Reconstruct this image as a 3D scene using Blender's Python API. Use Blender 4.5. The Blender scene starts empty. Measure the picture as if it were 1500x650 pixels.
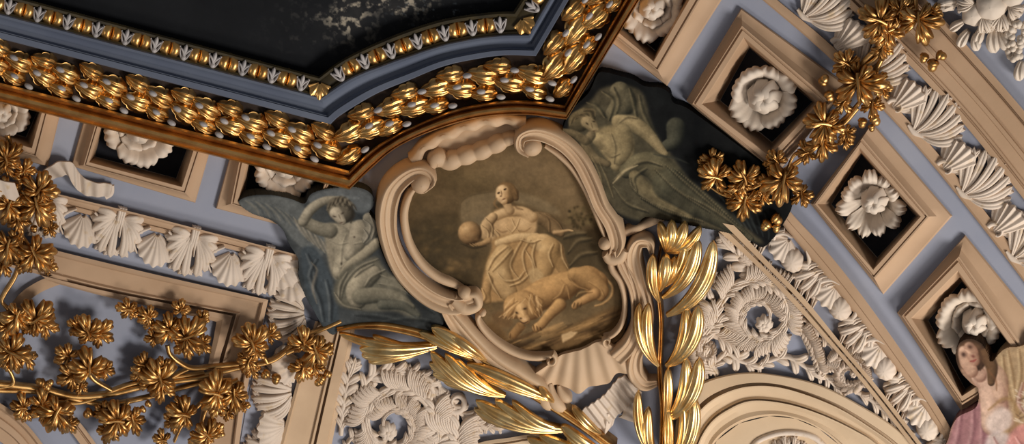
import bpy, math, random
import numpy as np
rnd = random.Random(7)
PI = math.pi
C = bpy.context.scene.collection
# ------------------------------------------------------------------ the vault surface
# The vault flank is a real curved shell about 12 m from the viewer.  Positions on the shell are measured in
# "units" of 5 mm on its surface grid (x to the right, y down the flank, h out from the shell).
U = 0.005; FO = 2400.0; D = 12.0; KC = 0.14; SL = 0.40
PITCH = math.radians(60)
EYE = np.array([0, 0, 1.6])
RX = np.array([1.0, 0, 0]); RZ = np.array([0, -math.cos(PITCH), -math.sin(PITCH)])   # RZ points back to the viewer
RY = np.cross(RZ, RX)
def shell(x, y, h=0.0, lvl=None):
    x, y, h = np.broadcast_arrays(np.asarray(x, float), np.asarray(y, float), np.asarray(h, float))
    L = h if lvl is None else np.full_like(h, lvl)
    X = (x - 750) / FO; Y = -(y - 325) / FO
    a = KC / 2 * X * X; b = SL * Y + 1; c = -(D - L * U)
    a = np.maximum(a, 1e-9)
    t = (-b + np.sqrt(b * b - 4 * a * c)) / (2 * a)
    u = X * t; v = Y * t; w = -t
    if lvl is not None:
        n = np.stack([-KC * u, np.full_like(u, -SL), np.ones_like(u)], -1)
        n /= np.linalg.norm(n, axis=-1, keepdims=True)
        d = ((h - L) * U)[..., None] * n
        u = u + d[..., 0]; v = v + d[..., 1]; w = w + d[..., 2]
    return EYE + u[..., None] * RX + v[..., None] * RY + w[..., None] * RZ
# ------------------------------------------------------------------ materials
def lin(c):
    c = np.asarray(c, float)
    return np.where(c <= .04045, c / 12.92, ((c + .055) / 1.055) ** 2.4)
def col4(r, g, b):
    return tuple(lin(np.array([r, g, b]) / 255.0)) + (1.0,)
def new_mat(name):
    m = bpy.data.materials.new(name); m.use_nodes = True
    nt = m.node_tree; b = nt.nodes['Principled BSDF']
    return m, nt, b
def plaster(name, c1, c2, scale=3.0, rough=.75, bump=.15, bscale=40, spec=.25, wear=None):
    m, nt, b = new_mat(name)
    tc = nt.nodes.new('ShaderNodeTexCoord')
    geo = nt.nodes.new('ShaderNodeNewGeometry')
    n = nt.nodes.new('ShaderNodeTexNoise'); n.inputs['Scale'].default_value = scale; n.inputs['Detail'].default_value = 6
    nt.links.new(geo.outputs['Position'], n.inputs['Vector'])
    r = nt.nodes.new('ShaderNodeValToRGB')
    r.color_ramp.elements[0].position = .35; r.color_ramp.elements[1].position = .68
    r.color_ramp.elements[0].color = col4(*c1); r.color_ramp.elements[1].color = col4(*c2)
    nt.links.new(n.outputs['Fac'], r.inputs['Fac'])
    out = r.outputs['Color']
    if wear:
        n3 = nt.nodes.new('ShaderNodeTexNoise'); n3.inputs['Scale'].default_value = scale * 5; n3.inputs['Detail'].default_value = 8
        nt.links.new(geo.outputs['Position'], n3.inputs['Vector'])
        r3 = nt.nodes.new('ShaderNodeValToRGB'); r3.color_ramp.elements[0].position = .58; r3.color_ramp.elements[1].position = .72
        nt.links.new(n3.outputs['Fac'], r3.inputs['Fac'])
        mx = nt.nodes.new('ShaderNodeMixRGB'); mx.inputs['Color2'].default_value = col4(*wear)
        nt.links.new(r3.outputs['Color'], mx.inputs['Fac']); nt.links.new(out, mx.inputs['Color1']); out = mx.outputs['Color']
    nt.links.new(out, b.inputs['Base Color'])
    b.inputs['Roughness'].default_value = rough
    b.inputs['Specular IOR Level'].default_value = spec
    n2 = nt.nodes.new('ShaderNodeTexNoise'); n2.inputs['Scale'].default_value = bscale; n2.inputs['Detail'].default_value = 4
    nt.links.new(geo.outputs['Position'], n2.inputs['Vector'])
    bp = nt.nodes.new('ShaderNodeBump'); bp.inputs['Strength'].default_value = bump; bp.inputs['Distance'].default_value = .01
    nt.links.new(n2.outputs['Fac'], bp.inputs['Height']); nt.links.new(bp.outputs['Normal'], b.inputs['Normal'])
    return m
def gilding(name, c1, c2, rough=(.25, .5), bump=.25, metal=1.0, c3=None):
    m, nt, b = new_mat(name)
    geo = nt.nodes.new('ShaderNodeNewGeometry')
    n = nt.nodes.new('ShaderNodeTexNoise'); n.inputs['Scale'].default_value = 9; n.inputs['Detail'].default_value = 8
    nt.links.new(geo.outputs['Position'], n.inputs['Vector'])
    r = nt.nodes.new('ShaderNodeValToRGB')
    r.color_ramp.elements[0].position = .36; r.color_ramp.elements[1].position = .6
    r.color_ramp.elements[0].color = col4(*c1); r.color_ramp.elements[1].color = col4(*c2)
    nt.links.new(n.outputs['Fac'], r.inputs['Fac']); nt.links.new(r.outputs['Color'], b.inputs['Base Color'])
    b.inputs['Metallic'].default_value = metal
    mr = nt.nodes.new('ShaderNodeMapRange')
    mr.inputs['To Min'].default_value = rough[1]; mr.inputs['To Max'].default_value = rough[0]
    nt.links.new(n.outputs['Fac'], mr.inputs['Value']); nt.links.new(mr.outputs['Result'], b.inputs['Roughness'])
    n2 = nt.nodes.new('ShaderNodeTexNoise'); n2.inputs['Scale'].default_value = 25; n2.inputs['Detail'].default_value = 4
    nt.links.new(geo.outputs['Position'], n2.inputs['Vector'])
    bp = nt.nodes.new('ShaderNodeBump'); bp.inputs['Strength'].default_value = bump * .35; bp.inputs['Distance'].default_value = .01
    nt.links.new(n2.outputs['Fac'], bp.inputs['Height']); nt.links.new(bp.outputs['Normal'], b.inputs['Normal'])
    return m
def fresco_mat(name):
    m, nt, b = new_mat(name)
    a = nt.nodes.new('ShaderNodeVertexColor'); a.layer_name = 'Col'
    geo = nt.nodes.new('ShaderNodeNewGeometry')
    n = nt.nodes.new('ShaderNodeTexNoise'); n.inputs['Scale'].default_value = 30; n.inputs['Detail'].default_value = 8
    nt.links.new(geo.outputs['Position'], n.inputs['Vector'])
    mr = nt.nodes.new('ShaderNodeMapRange'); mr.inputs['To Min'].default_value = .86; mr.inputs['To Max'].default_value = 1.14
    nt.links.new(n.outputs['Fac'], mr.inputs['Value'])
    mx = nt.nodes.new('ShaderNodeVectorMath'); mx.operation = 'SCALE'
    nt.links.new(a.outputs['Color'], mx.inputs[0]); nt.links.new(mr.outputs['Result'], mx.inputs['Scale'])
    nt.links.new(mx.outputs['Vector'], b.inputs['Base Color'])
    b.inputs['Roughness'].default_value = .8; b.inputs['Specular IOR Level'].default_value = .15
    return m
M = {}
M['blue'] = plaster('blue_grey_plaster', (136, 142, 160), (152, 156, 170), 1.2, .85, .05)
M['tan'] = plaster('tan_stucco', (170, 141, 113), (184, 155, 127), 2.0, .7, .06)
M['cream'] = plaster('cream_stucco', (196, 172, 142), (208, 185, 156), 2.0, .7, .05)
M['cart'] = plaster('cartouche_stucco', (182, 154, 124), (198, 170, 138), 2.5, .6, .06, spec=.35)
M['white'] = plaster('white_stucco', (200, 184, 168), (214, 199, 184), 3.0, .7, .12, wear=(196, 174, 146))
M['rose'] = plaster('rosette_stucco', (200, 186, 170), (214, 201, 187), 3.0, .7, .12)
M['dark'] = plaster('shaded_well_slate', (42, 45, 54), (56, 58, 66), 4.0, .8, .05)  # blue-grey darkened so the coffer floors carry recess shade in their colour
M['slate'] = plaster('slate_blue_moulding', (84, 92, 110), (98, 106, 122), 2.0, .55, .04, spec=.4)
M['umber'] = plaster('dark_umber_ground', (40, 29, 22), (62, 44, 30), 8.0, .6, .1)
M['grey'] = plaster('silver_grey_paint', (158, 154, 154), (178, 172, 170), 6.0, .5, .05, spec=.5)
M['gold'] = gilding('old_gilding', (180, 134, 76), (222, 178, 112), (.25, .42))
M['gold_v'] = gilding('vine_gilding', (160, 120, 70), (212, 170, 110), (.34, .5), .1)
M['goldb'] = gilding('bright_gilding', (214, 172, 108), (246, 216, 156), (.24, .4), .15)
M['goldd'] = gilding('worn_gilding', (150, 108, 60), (200, 156, 96), (.28, .52), .3)
M['olive'] = plaster('olive_dark_paint', (44, 38, 24), (66, 56, 32), 8.0, .5, .05)
M['fresco'] = fresco_mat('fresco_paint')
M['gold_m'] = gilding('moulding_gilding', (186, 140, 82), (216, 172, 110), (.34, .44), .05)
M['bead'] = plaster('bronze_bead', (60, 40, 24), (80, 54, 30), 8, .4, .1)
# ------------------------------------------------------------------ curves
def cr(pts, n=40, closed=False):
    """Catmull-Rom through pts (any dimension), resampled evenly to n points."""
    P = np.array(pts, float)
    if len(P) == 2 and not closed:
        s = np.linspace(0, 1, n)[:, None]; return P[0] * (1 - s) + P[1] * s
    if closed:
        Q = np.vstack([P[-1], P, P[0], P[1]]); segs = len(P)
    else:
        Q = np.vstack([2 * P[0] - P[1], P, 2 * P[-1] - P[-2]]); segs = len(P) - 1
    out = []
    k = 14
    for i in range(segs):
        p0, p1, p2, p3 = Q[i], Q[i + 1], Q[i + 2], Q[i + 3]
        t = np.linspace(0, 1, k, endpoint=False)[:, None]
        out.append(.5 * (2 * p1 + (p2 - p0) * t + (2 * p0 - 5 * p1 + 4 * p2 - p3) * t ** 2 + (3 * p1 - p0 - 3 * p2 + p3) * t ** 3))
    out.append(P[:1] if closed else P[-1:])
    A = np.vstack(out)
    d = np.r_[0, np.cumsum(np.linalg.norm(np.diff(A[:, :2], axis=0), axis=1))]
    s = np.linspace(0, d[-1], n)
    return np.stack([np.interp(s, d, A[:, i]) for i in range(A.shape[1])], 1)
# ------------------------------------------------------------------ mesh builder
def link(o, parent):
    C.objects.link(o)
    if parent is not None: o.parent = parent
class MB:
    def __init__(s, lvl=None):
        s.V = []; s.F = []; s.n = 0; s.lvl = lvl
    def grid(s, X, Y, H, skirt=0, close_u=False, close_v=False, flip=False):
        """quad grid; skirt > 0 adds a wall of that depth round the open border so the piece has a thickness"""
        X, Y, H = [np.asarray(a, float) for a in (X, Y, H)]
        n, m = X.shape
        if skirt:
            sk = lambda A: np.pad(A, 1, mode='edge')
            X, Y, H = sk(X), sk(Y), sk(H)
            H[0, :] -= skirt; H[-1, :] -= skirt; H[1:-1, 0] -= skirt; H[1:-1, -1] -= skirt
            n += 2; m += 2
        W = shell(X.ravel(), Y.ravel(), H.ravel(), s.lvl)
        b = s.n; s.V.append(W); s.n += n * m
        I = np.arange(n * m).reshape(n, m) + b
        if close_u: I = np.vstack([I, I[:1]])
        if close_v: I = np.hstack([I, I[:, :1]])
        f = np.stack([I[:-1, :-1], I[:-1, 1:], I[1:, 1:], I[1:, :-1]], -1).reshape(-1, 4)
        if flip: f = f[:, ::-1]
        s.F.append(f)
    def poly(s, pts, h):
        n = len(pts); P = np.array(pts, float)
        W = shell(P[:, 0], P[:, 1], np.full(n, float(h)), s.lvl)
        c = W.mean(0)[None]
        b = s.n; s.V.append(np.vstack([W, c])); s.n += n + 1
        s.F.append(np.array([[b + i, b + (i + 1) % n, b + n, b + n] for i in range(n)]))
    def build(s, name, mat, parent=None, base=None, sharp=50, smooth=True):
        V = np.vstack(s.V); F = np.vstack(s.F)
        o0 = np.array(parent.matrix_world.translation) if parent is not None and parent.parent is None else None
        if parent is not None:
            r = parent; off = np.zeros(3)
            while r is not None:
                off += np.array(r.location); r = r.parent
            o0 = off
        else:
            o0 = V.mean(0) if base is None else base
        me = bpy.data.meshes.new(name)
        V = V - o0
        tri = F[:, 2] == F[:, 3]
        faces = [tuple(f[:3]) if t else tuple(f) for f, t in zip(F.tolist(), tri)]
        me.from_pydata(V.tolist(), [], faces)
        me.validate()
        if smooth:
            me.polygons.foreach_set('use_smooth', [True] * len(me.polygons))
            me.set_sharp_from_angle(angle=math.radians(sharp))
        me.materials.append(mat)
        o = bpy.data.objects.new(name, me)
        link(o, parent)
        if parent is None: o.location = o0
        return o
def tag(o, label, cat, group=None):
    o['label'] = label; o['category'] = cat
    if group: o['group'] = group
    return o
def thing(name, label, cat, x, y, h=0, group=None):
    o = bpy.data.objects.new(name, None); C.objects.link(o)
    o.empty_display_size = .1
    o.location = tuple(shell(x, y, h)); return tag(o, label, cat, group)
def struct(o):
    o['kind'] = 'structure'; return o
# ------------------------------------------------------------------ shape blocks
def lofted(mb, tracks, prof, closed=False):
    """moulding between matched tracks; prof = (track position, height)"""
    X = []; Y = []; H = []
    for s_, h in prof:
        i = min(int(s_), len(tracks) - 2) if len(tracks) > 1 else 0
        f = s_ - i
        T = tracks[i] * (1 - f) + tracks[i + 1] * f
        X.append(T[:, 0]); Y.append(T[:, 1]); H.append(np.full(len(T), float(h)))
    mb.grid(np.array(X), np.array(Y), np.array(H), close_v=closed)
def ring(corners, k=10):
    P = np.array(corners, float); out = []
    for i in range(len(P)):
        a, b = P[i], P[(i + 1) % len(P)]
        t = np.linspace(0, 1, k, endpoint=False)[:, None]; out.append(a * (1 - t) + b * t)
    return np.vstack(out)
S9 = np.array([-1, -.92, -.7, -.4, 0, .4, .7, .92, 1.])
def sec_round(s): return np.sqrt(np.clip(1 - s * s, 0, 1))
def sec_groove(s): return np.sqrt(np.clip(1 - s * s, 0, 1)) - .55 * np.exp(-(s / .28) ** 2)
def sec_cup(s): return .25 + .75 * s * s - .9 * np.clip(np.abs(s) - .85, 0, 1) * 5
def strip(mb, pts, w, h, amp, sec=sec_round, n=24, S=S9, skirt=5, normal_flip=1):
    """ribbon along pts; w, h, amp numbers or lists spread along the run"""
    P = cr(pts, n); T = np.gradient(P[:, :2], axis=0); T /= np.linalg.norm(T, axis=1, keepdims=True) + 1e-9
    N = np.stack([-T[:, 1], T[:, 0]], 1)
    q = np.linspace(0, 1, n)
    sp = lambda a: np.interp(q, np.linspace(0, 1, len(a)), a) if np.ndim(a) else np.full(n, float(a))
    w, h, amp = sp(w), sp(h), sp(amp)
    S = np.asarray(S); c = sec(S)
    X = P[:, 0][:, None] + N[:, 0][:, None] * S[None] * w[:, None]
    Y = P[:, 1][:, None] + N[:, 1][:, None] * S[None] * w[:, None]
    H = h[:, None] + amp[:, None] * c[None]
    mb.grid(X, Y, H, skirt)
def bez(p0, p1, p2, n):
    t = np.linspace(0, 1, n)[:, None]
    return (1 - t) ** 2 * np.array(p0, float) + 2 * t * (1 - t) * np.array(p1, float) + t * t * np.array(p2, float)
def tongue(mb, p0, p2, bend, w, h0, h1, amp, n=14, sec=sec_round, tc=.6, w0=.35, skirt=4, lift=0, S=S9, point=.5):
    """leaf lobe from p0 to p2, bowed sideways by bend (fraction of length), round tipped, standing off the ground"""
    p0 = np.array(p0[:2], float); p2 = np.array(p2[:2], float); d = p2 - p0
    c = (p0 + p2) / 2 + np.array([-d[1], d[0]]) * bend
    P = bez(p0, c, p2, n); T = np.gradient(P, axis=0); T /= np.linalg.norm(T, axis=1, keepdims=True) + 1e-9
    N = np.stack([-T[:, 1], T[:, 0]], 1); t = np.linspace(0, 1, n)
    wt = np.where(t < tc, w0 + (1 - w0) * np.sin(t / tc * PI / 2), np.clip(1 - ((t - tc) / (1 - tc)) ** 2, 0.0, 1) ** point) * w
    wt = np.maximum(wt, .06 * w)
    S = np.asarray(S)
    X = P[:, 0][:, None] + N[:, 0][:, None] * S * wt[:, None]
    Y = P[:, 1][:, None] + N[:, 1][:, None] * S * wt[:, None]
    H = (h0 + (h1 - h0) * t + lift * np.sin(PI * t))[:, None] + amp * sec(S)[None] * (wt / w)[:, None]
    mb.grid(X, Y, H, skirt)
def strand(mb, p0, p2, bend, w, h0, h1, amp, **k):
    """acanthus strand that splits into three rounded fingers at its tip"""
    p0 = np.array(p0[:2], float); p2 = np.array(p2[:2], float); d = p2 - p0
    c = (p0 + p2) / 2 + np.array([-d[1], d[0]]) * bend
    t = p2 - c; t /= np.linalg.norm(t) + 1e-9; n = np.array([-t[1], t[0]]); L = np.linalg.norm(d)
    q = .36 * p0 * .36 + 2 * .6 * .4 * c * 1.0 + .36 * p2 if False else (.3 ** 2) * p0 + 2 * .7 * .3 * c + (.7 ** 2) * p2
    for s_ in (1, -1):
        e = q + t * L * .26 + n * s_ * (w * 1.25 + L * .05)
        tongue(mb, q - t * L * .08, e, -s_ * .22, w * .62, h0 + (h1 - h0) * .6 + k.get('lift', 0) * .55, h1 - 1, amp * .8, n=8, sec=sec_groove, tc=.6, w0=.5, skirt=k.get('skirt', 6))
    tongue(mb, p0, p2, bend, w, h0, h1, amp, **k)
def ball(mb, x, y, h, r, ry=None, rh=None, ang=0, n=12, m=9, ribs=0, rib=0.0):
    ry = ry or r; rh = rh or r
    th = np.linspace(0, 2 * PI, n, endpoint=False)[None]; ph = np.linspace(0.02, PI - .02, m)[:, None]
    k = 1 + rib * np.cos(ribs * th) if ribs else 1
    a = np.sin(ph) * np.cos(th) * r * k; b = np.sin(ph) * np.sin(th) * ry * k; c = np.cos(ph) * rh * np.ones_like(th)
    ca, sa = math.cos(ang), math.sin(ang)
    mb.grid(x + a * ca - b * sa, y + a * sa + b * ca, h + c, close_v=True)
def vine_leaf(mb, x, y, r, ang, h, rise=.34, tilt=(0, 0), seed=0, lobes=None, n=84, m=9, squash=1.0):
    """five lobed toothed vine leaf; (x,y) = where the stalk joins, ang = way the middle lobe points (degrees, y down)"""
    g = random.Random(seed)
    lobes = lobes or [(0, 1.0, 36), (-64, .95, 34), (64, .95, 34), (-128, .74, 34), (128, .74, 34)]
    th = np.linspace(-PI, PI, n, endpoint=False)
    R = np.full(n, .22); q = np.ones(n); K = np.zeros(n)
    for a, l, w in lobes:
        a = math.radians(a + g.uniform(-7, 7)); w = math.radians(w); l *= g.uniform(.85, 1.08)
        d = (th - a) / w
        ins = np.abs(d) < 1
        fing = np.abs(np.cos(1.5 * PI * d)) ** .7            # three rounded fingers to each lobe
        rr = l * (1 - .34 * d * d) * (.84 + .16 * fing) * (.30 + .70 * np.clip((1 - np.abs(d)) / .42, 0, 1) ** .6)
        rr = np.where(ins, rr, 0)
        better = rr > R
        R = np.where(better, rr, R); q = np.where(better, d, q); K = np.where(better, fing, K)
    rho = np.linspace(0, 1, m)[:, None]
    RR = R[None] * rho
    e = np.clip(1 - np.abs(q), 0, 1)[None]; K = K[None]
    swell = np.sin(np.clip(e, 0, 1) * PI / 2)
    H = rise * (.62 * np.sin(rho * PI * .62) * (.45 + .55 * swell) - .50 * rho ** 4) - rise * .30 * (1 - K) * rho ** 1.6 * (1 - .3 * rho)
    H = H - .035 * np.exp(-(q / .09) ** 2)[None] * np.sin(rho * PI) + .05 * np.exp(-((np.abs(q) - .17) / .10) ** 2)[None] * np.sin(rho * PI)
    H = H - .34 * rise * (1 - np.clip(e * 4, 0, 1)) * rho ** .6
    a0 = math.radians(ang)
    lx = RR * np.cos(th)[None]; ly = RR * np.sin(th)[None] * squash
    H = H + tilt[0] * lx + tilt[1] * ly
    H = H + .05 * g.uniform(.5, 1.2) * np.sin(th * 3 + g.uniform(0, 6))[None] * rho ** 2
    X = x + r * (lx * math.cos(a0) - ly * math.sin(a0)); Y = y + r * (lx * math.sin(a0) + ly * math.cos(a0))
    Hh = h + r * H
    # border rim: give thickness
    X = np.vstack([X, X[-1:]]); Y = np.vstack([Y, Y[-1:]]); Hh = np.vstack([Hh, Hh[-1:] - 3.0])
    mb.grid(X, Y, Hh, close_v=True)
def shell_fan(mb, x, y, r, ang, h, dome=.5, ribs=9, spread=100, n=44, m=10, rib=.06, edge=.07, skirt=4, hinge=.12, sy=1.0):
    """scallop shell: hinge at (x,y), opening toward ang"""
    th = np.linspace(-1, 1, n)[None]; rho = np.linspace(hinge, 1, m)[:, None]
    A = math.radians(ang) + th * math.radians(spread)
    k = 1 + edge * np.cos(th * PI * ribs)
    env = np.cos(th * PI / 2 * .85) * .35 + .65
    RR = r * rho * np.where(rho > .9, k, 1 + edge * np.cos(th * PI * ribs) * rho ** 4) * env
    H = h + r * dome * np.sin(rho * PI * .62) ** .9 * np.cos(th * PI / 2 * .9) + r * rib * np.cos(th * PI * ribs) * rho
    mb.grid(x + RR * np.cos(A), y + RR * np.sin(A) * sy, H, skirt)
def acanthus(mb, pts, W, h, nl=6, amp=3.5, sides=(1, -1), lw=.30, rise=4, fwd=.20, curl=.28, t0=.05, t1=.92, tip=True, stalk=.22, seed=0, taper=(.55, 1.0, .45)):
    """leaf with overlapping lobes on both sides of a midrib"""
    g = random.Random(seed)
    P = cr(pts, 60); T = np.gradient(P[:, :2], axis=0); T /= np.linalg.norm(T, axis=1, keepdims=True)
    N = np.stack([-T[:, 1], T[:, 0]], 1)
    Ln = np.linalg.norm(np.diff(P[:, :2], axis=0), axis=1).sum()
    for i in range(nl):
        t = t0 + (t1 - t0) * i / max(1, nl - 1)
        wt = np.interp(t, [0, .5, 1], taper) * W
        a = P[int(t * 59)]; e = P[min(59, int((t + fwd) * 59))]; ne = N[min(59, int((t + fwd * .6) * 59))]
        for s_ in sides:
            tipn = e[:2] + ne * s_ * wt * g.uniform(.92, 1.08)
            tongue(mb, a, tipn, -s_ * curl, wt * lw, h, h + rise * .6 + g.uniform(-1, 1), amp, n=10, tc=.7, w0=.35, sec=sec_groove, lift=rise, skirt=5)
    if tip:
        tongue(mb, P[int(.72 * 59)], P[59] + (P[59] - P[54]) * .5, 0, W * lw * .7, h, h + rise, amp, n=8, sec=sec_groove, lift=rise)
    strip(mb, pts, [W * stalk * .8, W * stalk, W * stalk * .7, 1.0], h + 1, [amp + 1, amp + 2.5, amp + 2, 2], n=18, skirt=3)
def inside(px, py, poly):
    P = np.asarray(poly, float); r = np.zeros(np.shape(px), bool); j = len(P) - 1
    for i in range(len(P)):
        xi, yi = P[i, :2]; xj, yj = P[j, :2]
        c = ((yi > py) != (yj > py)) & (px < (xj - xi) * (py - yi) / (yj - yi + 1e-12) + xi)
        r ^= c; j = i
    return r
# ------------------------------------------------------------------ coffers: traced rims, 0.4 m deep wells
# each: outer rim, raised fillet outside, raised fillet inside, floor of the well
CO = {
 'c0': ([(960, -110), (1076, -30), (977, 126), (865, 38)], [(945, -110), (1040, -30), (963, 102), (868, 26)], [(945, -100), (1026, -30), (957, 89), (876, 22)], [(945, -90), (1012, -28), (961, 75), (890, 15)]),
 'c1': ([(1086, 12), (1243, 126), (1132, 262), (1005, 147)], [(1087, 40), (1214, 150), (1127, 243), (1015, 153)], [(1090, 56), (1199, 150), (1127, 227), (1029, 152)], [(1098, 70), (1190, 149), (1131, 208), (1055, 147)]),
 'c2': ([(1278, 180), (1395, 316), (1294, 431), (1187, 298)], [(1262, 204), (1358, 317), (1280, 406), (1192, 299)], [(1259, 217), (1348, 317), (1279, 394), (1198, 299)], [(1262, 226), (1341, 316), (1285, 377), (1218, 299)]),
 'c3': ([(1414, 344), (1546, 506), (1409, 603), (1314, 458)], [(1404, 378), (1510, 530), (1409, 590), (1322, 463)], [(1403, 398), (1493, 524), (1409, 579), (1336, 466)], [(1409, 412), (1486, 515), (1414, 570), (1360, 469)]),
 'l0': ([(-60, 120), (92, 150), (70, 244), (-60, 208)], [(-60, 130), (72, 150), (52, 228), (-60, 195)], [(-60, 135), (62, 160), (46, 216), (-60, 185)], [(-60, 135), (56, 160), (38, 201), (-60, 172)]),
 'l1': ([(130, 150), (322, 170), (286, 297), (104, 243)], [(148, 160), (304, 180), (271, 282), (124, 242)], [(154, 165), (294, 185), (266, 273), (131, 237)], [(156, 165), (286, 185), (258, 261), (139, 229)]),
 'l2': ([(345, 200), (500, 250), (470, 345), (316, 305)], [(357, 210), (485, 255), (455, 335), (340, 298)], [(368, 215), (480, 260), (450, 328), (349, 294)], [(372, 215), (475, 260), (440, 318), (358, 284)]),
}
# ------------------------------------------------------------------ ceiling shell (open over the wells)
g = 6.0
gx = np.arange(-150, 1651, g); gy = np.arange(-150, 801, g)
GX, GY = np.meshgrid(gx, gy)
W = shell(GX.ravel(), GY.ravel(), 0 * GX.ravel())
cx = (GX[:-1, :-1] + g / 2); cy = (GY[:-1, :-1] + g / 2)
hole = np.zeros(cx.shape, bool)
for k_, r_ in CO.items():
    q_ = [(a[0] * .5 + b[0] * .5, a[1] * .5 + b[1] * .5) for a, b in zip(r_[1], r_[2])]
    hole |= inside(cx, cy, q_)
I = np.arange(GX.size).reshape(GX.shape)
F = np.stack([I[:-1, :-1], I[:-1, 1:], I[1:, 1:], I[1:, :-1]], -1)[~hole]
mb = MB(); mb.V = [W]; mb.F = [F]
struct(mb.build('ceiling', M['blue']))
coff_lab = {
 'c0': 'tan coffer beside the gilt frame at the top, cut by the photo edge',
 'c1': 'tan square coffer above the gilt leaf garland, holding a curled double rosette',
 'c2': 'tan coffer under the right end of the gilt garland, holding a daisy-like rosette',
 'c3': 'tan coffer whose lower corner is covered by the painted pink-robed figure',
 'l0': 'tan coffer cut by the left photo edge, just under the gilt frame',
 'l1': 'tan coffer with a fully seen lower edge, right above the curled white ribbon',
 'l2': 'tan coffer partly covered by the painted grey wing'}
prof = [(0, -2), (0, 4), (.08, 8), (.3, 9), (.62, 13), (.86, 21), (.92, 25), (1, 25), (1.0, 22), (1.22, 22), (1.28, 25), (1.9, 25), (2, 23)]
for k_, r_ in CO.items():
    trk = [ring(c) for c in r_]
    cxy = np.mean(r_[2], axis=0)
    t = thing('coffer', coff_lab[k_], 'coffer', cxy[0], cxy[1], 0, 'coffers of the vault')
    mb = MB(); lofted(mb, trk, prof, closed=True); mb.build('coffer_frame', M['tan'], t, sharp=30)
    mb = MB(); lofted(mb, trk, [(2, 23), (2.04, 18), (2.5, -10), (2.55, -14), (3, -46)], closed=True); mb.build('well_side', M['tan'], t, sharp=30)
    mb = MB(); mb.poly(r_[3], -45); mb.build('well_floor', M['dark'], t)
# ------------------------------------------------------------------ rosettes
def petal(mb, cx, cy, a, r0, r1, wid, h0, arch, nsc=4, cup=.5, curl=.9, skirt=3, sk=0, seed=0):
    """broad petal with a scalloped lip; rises, then rolls back down"""
    g = random.Random(seed)
    t = np.linspace(0, 1, 12)[:, None]; s = np.linspace(-1, 1, 17)[None]
    wt = wid * (.28 + .72 * np.sin(np.clip(t, 0, 1) * PI * .56) ** 1.1) * np.where(t > .8, 1 - ((t - .8) / .2) ** 2 * .2, 1)
    lip = 1 - .18 * np.abs(s) ** 3 - .09 * (1 - np.abs(np.cos(s * PI * nsc / 2))) * t
    rr = r0 + (r1 - r0) * t * lip
    X0 = rr; Y0 = s * wt
    H = h0 - 16 * (1 - t) ** 1.5 + arch * np.sin(np.clip(t, 0, 1) ** 1.3 * PI * curl) + cup * (np.abs(s) ** 2) * arch * (.2 - .9 * t) + 1.3 * np.cos(s * PI * nsc) * t
    X0 = X0 + sk * t * wid * 0; Y0 = Y0 + sk * t * t * wid
    ca, sa = math.cos(a), math.sin(a)
    X = cx + X0 * ca - Y0 * sa; Y = cy + X0 * sa + Y0 * ca
    mb.grid(X, Y, H + 0 * X, skirt)
def rosette(cx, cy, R, label, n1, n2, bud, seed, base=-44, top=6, style='curl', budoff=(0, 0), phase=0.0):
    t = thing('rosette', label, 'rosette', cx, cy, base, 'stucco rosettes in the coffers')
    g = random.Random(seed)
    L = top - 10
    mb = MB(L); ball(mb, cx, cy, base + 14, R * .34, rh=20); mb.build('stalk', M['rose'], t)
    for i in range(n1):
        a = phase + 2 * PI * i / n1 + g.uniform(-.06, .06)
        mb = MB(L)
        petal(mb, cx, cy, a, R * .30, R * g.uniform(.90, 1.07), R * PI / n1 * (1.0 if style == 'curl' else .84), top - 20 + g.uniform(0, 7), 18, nsc=3, cup=.5 if style == 'curl' else .9, curl=.82, skirt=4, seed=seed + i)
        mb.build('outer_petal', M['rose'], t)
    for i in range(n2):
        a = phase + .3 + 2 * PI * i / n2
        mb = MB(L + 8)
        petal(mb, cx + budoff[0] * .5, cy + budoff[1] * .5, a, R * .22, R * .62, R * PI / n2 * .55, top - 15 + 3 * (i % 2), 13, nsc=2, cup=1.0, curl=.8, skirt=4, seed=seed + 50 + i)
        mb.build('inner_petal', M['rose'], t)
    bx, by = cx + budoff[0], cy + budoff[1]
    for i in range(bud):
        a = 2 * PI * i / bud + seed
        mb = MB(L + 10); rr = R * (.42 if n2 == 0 and style == 'curl' else .34)
        tongue(mb, (bx + math.cos(a) * rr * 1.15, by + math.sin(a) * rr * 1.15), (bx - math.cos(a) * rr * .15, by - math.sin(a) * rr * .15), .12, rr * .58, top - 12, top + 2, 6, n=10, lift=12, w0=.6, tc=.45, skirt=4)
        mb.build('bud_petal', M['rose'], t)
    mb = MB(L + 10)
    for i in range(5):
        a = 2 * PI * i / 5; ball(mb, bx + math.cos(a) * R * .07, by + math.sin(a) * R * .07, top + 5, R * .05, rh=6)
    mb.build('seed_cluster', M['rose'], t)
rosette(1116, 142, 51, 'white stucco rosette with a big round bud in the coffer above the gilt garland', 8, 0, 7, 1, budoff=(3, 2), phase=.3)
rosette(1276, 300, 50, 'white daisy-like stucco rosette with separate petals and a small wrinkled bud', 11, 0, 7, 2, style='open', budoff=(4, -4), phase=.1)
rosette(1419, 472, 50, 'white stucco rosette directly above the head of the painted pink-robed figure', 9, 6, 6, 3, budoff=(8, 2), phase=.5)
rosette(955, 12, 50, 'white stucco rosette beside the gilt frame, cut off by the top of the photo', 8, 6, 6, 4, phase=.2)
rosette(206, 192, 52, 'white stucco rosette half hidden by the gilt frame, above the curled ribbon', 8, 5, 6, 5, phase=.55)
rosette(420, 243, 52, 'white stucco rosette peeking out between the gilt frame and the painted grey wing', 10, 5, 6, 6, phase=.15)
rosette(2, 165, 42, 'white stucco rosette at the left photo edge under the gilt frame', 7, 5, 6, 8, phase=.4)
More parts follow.
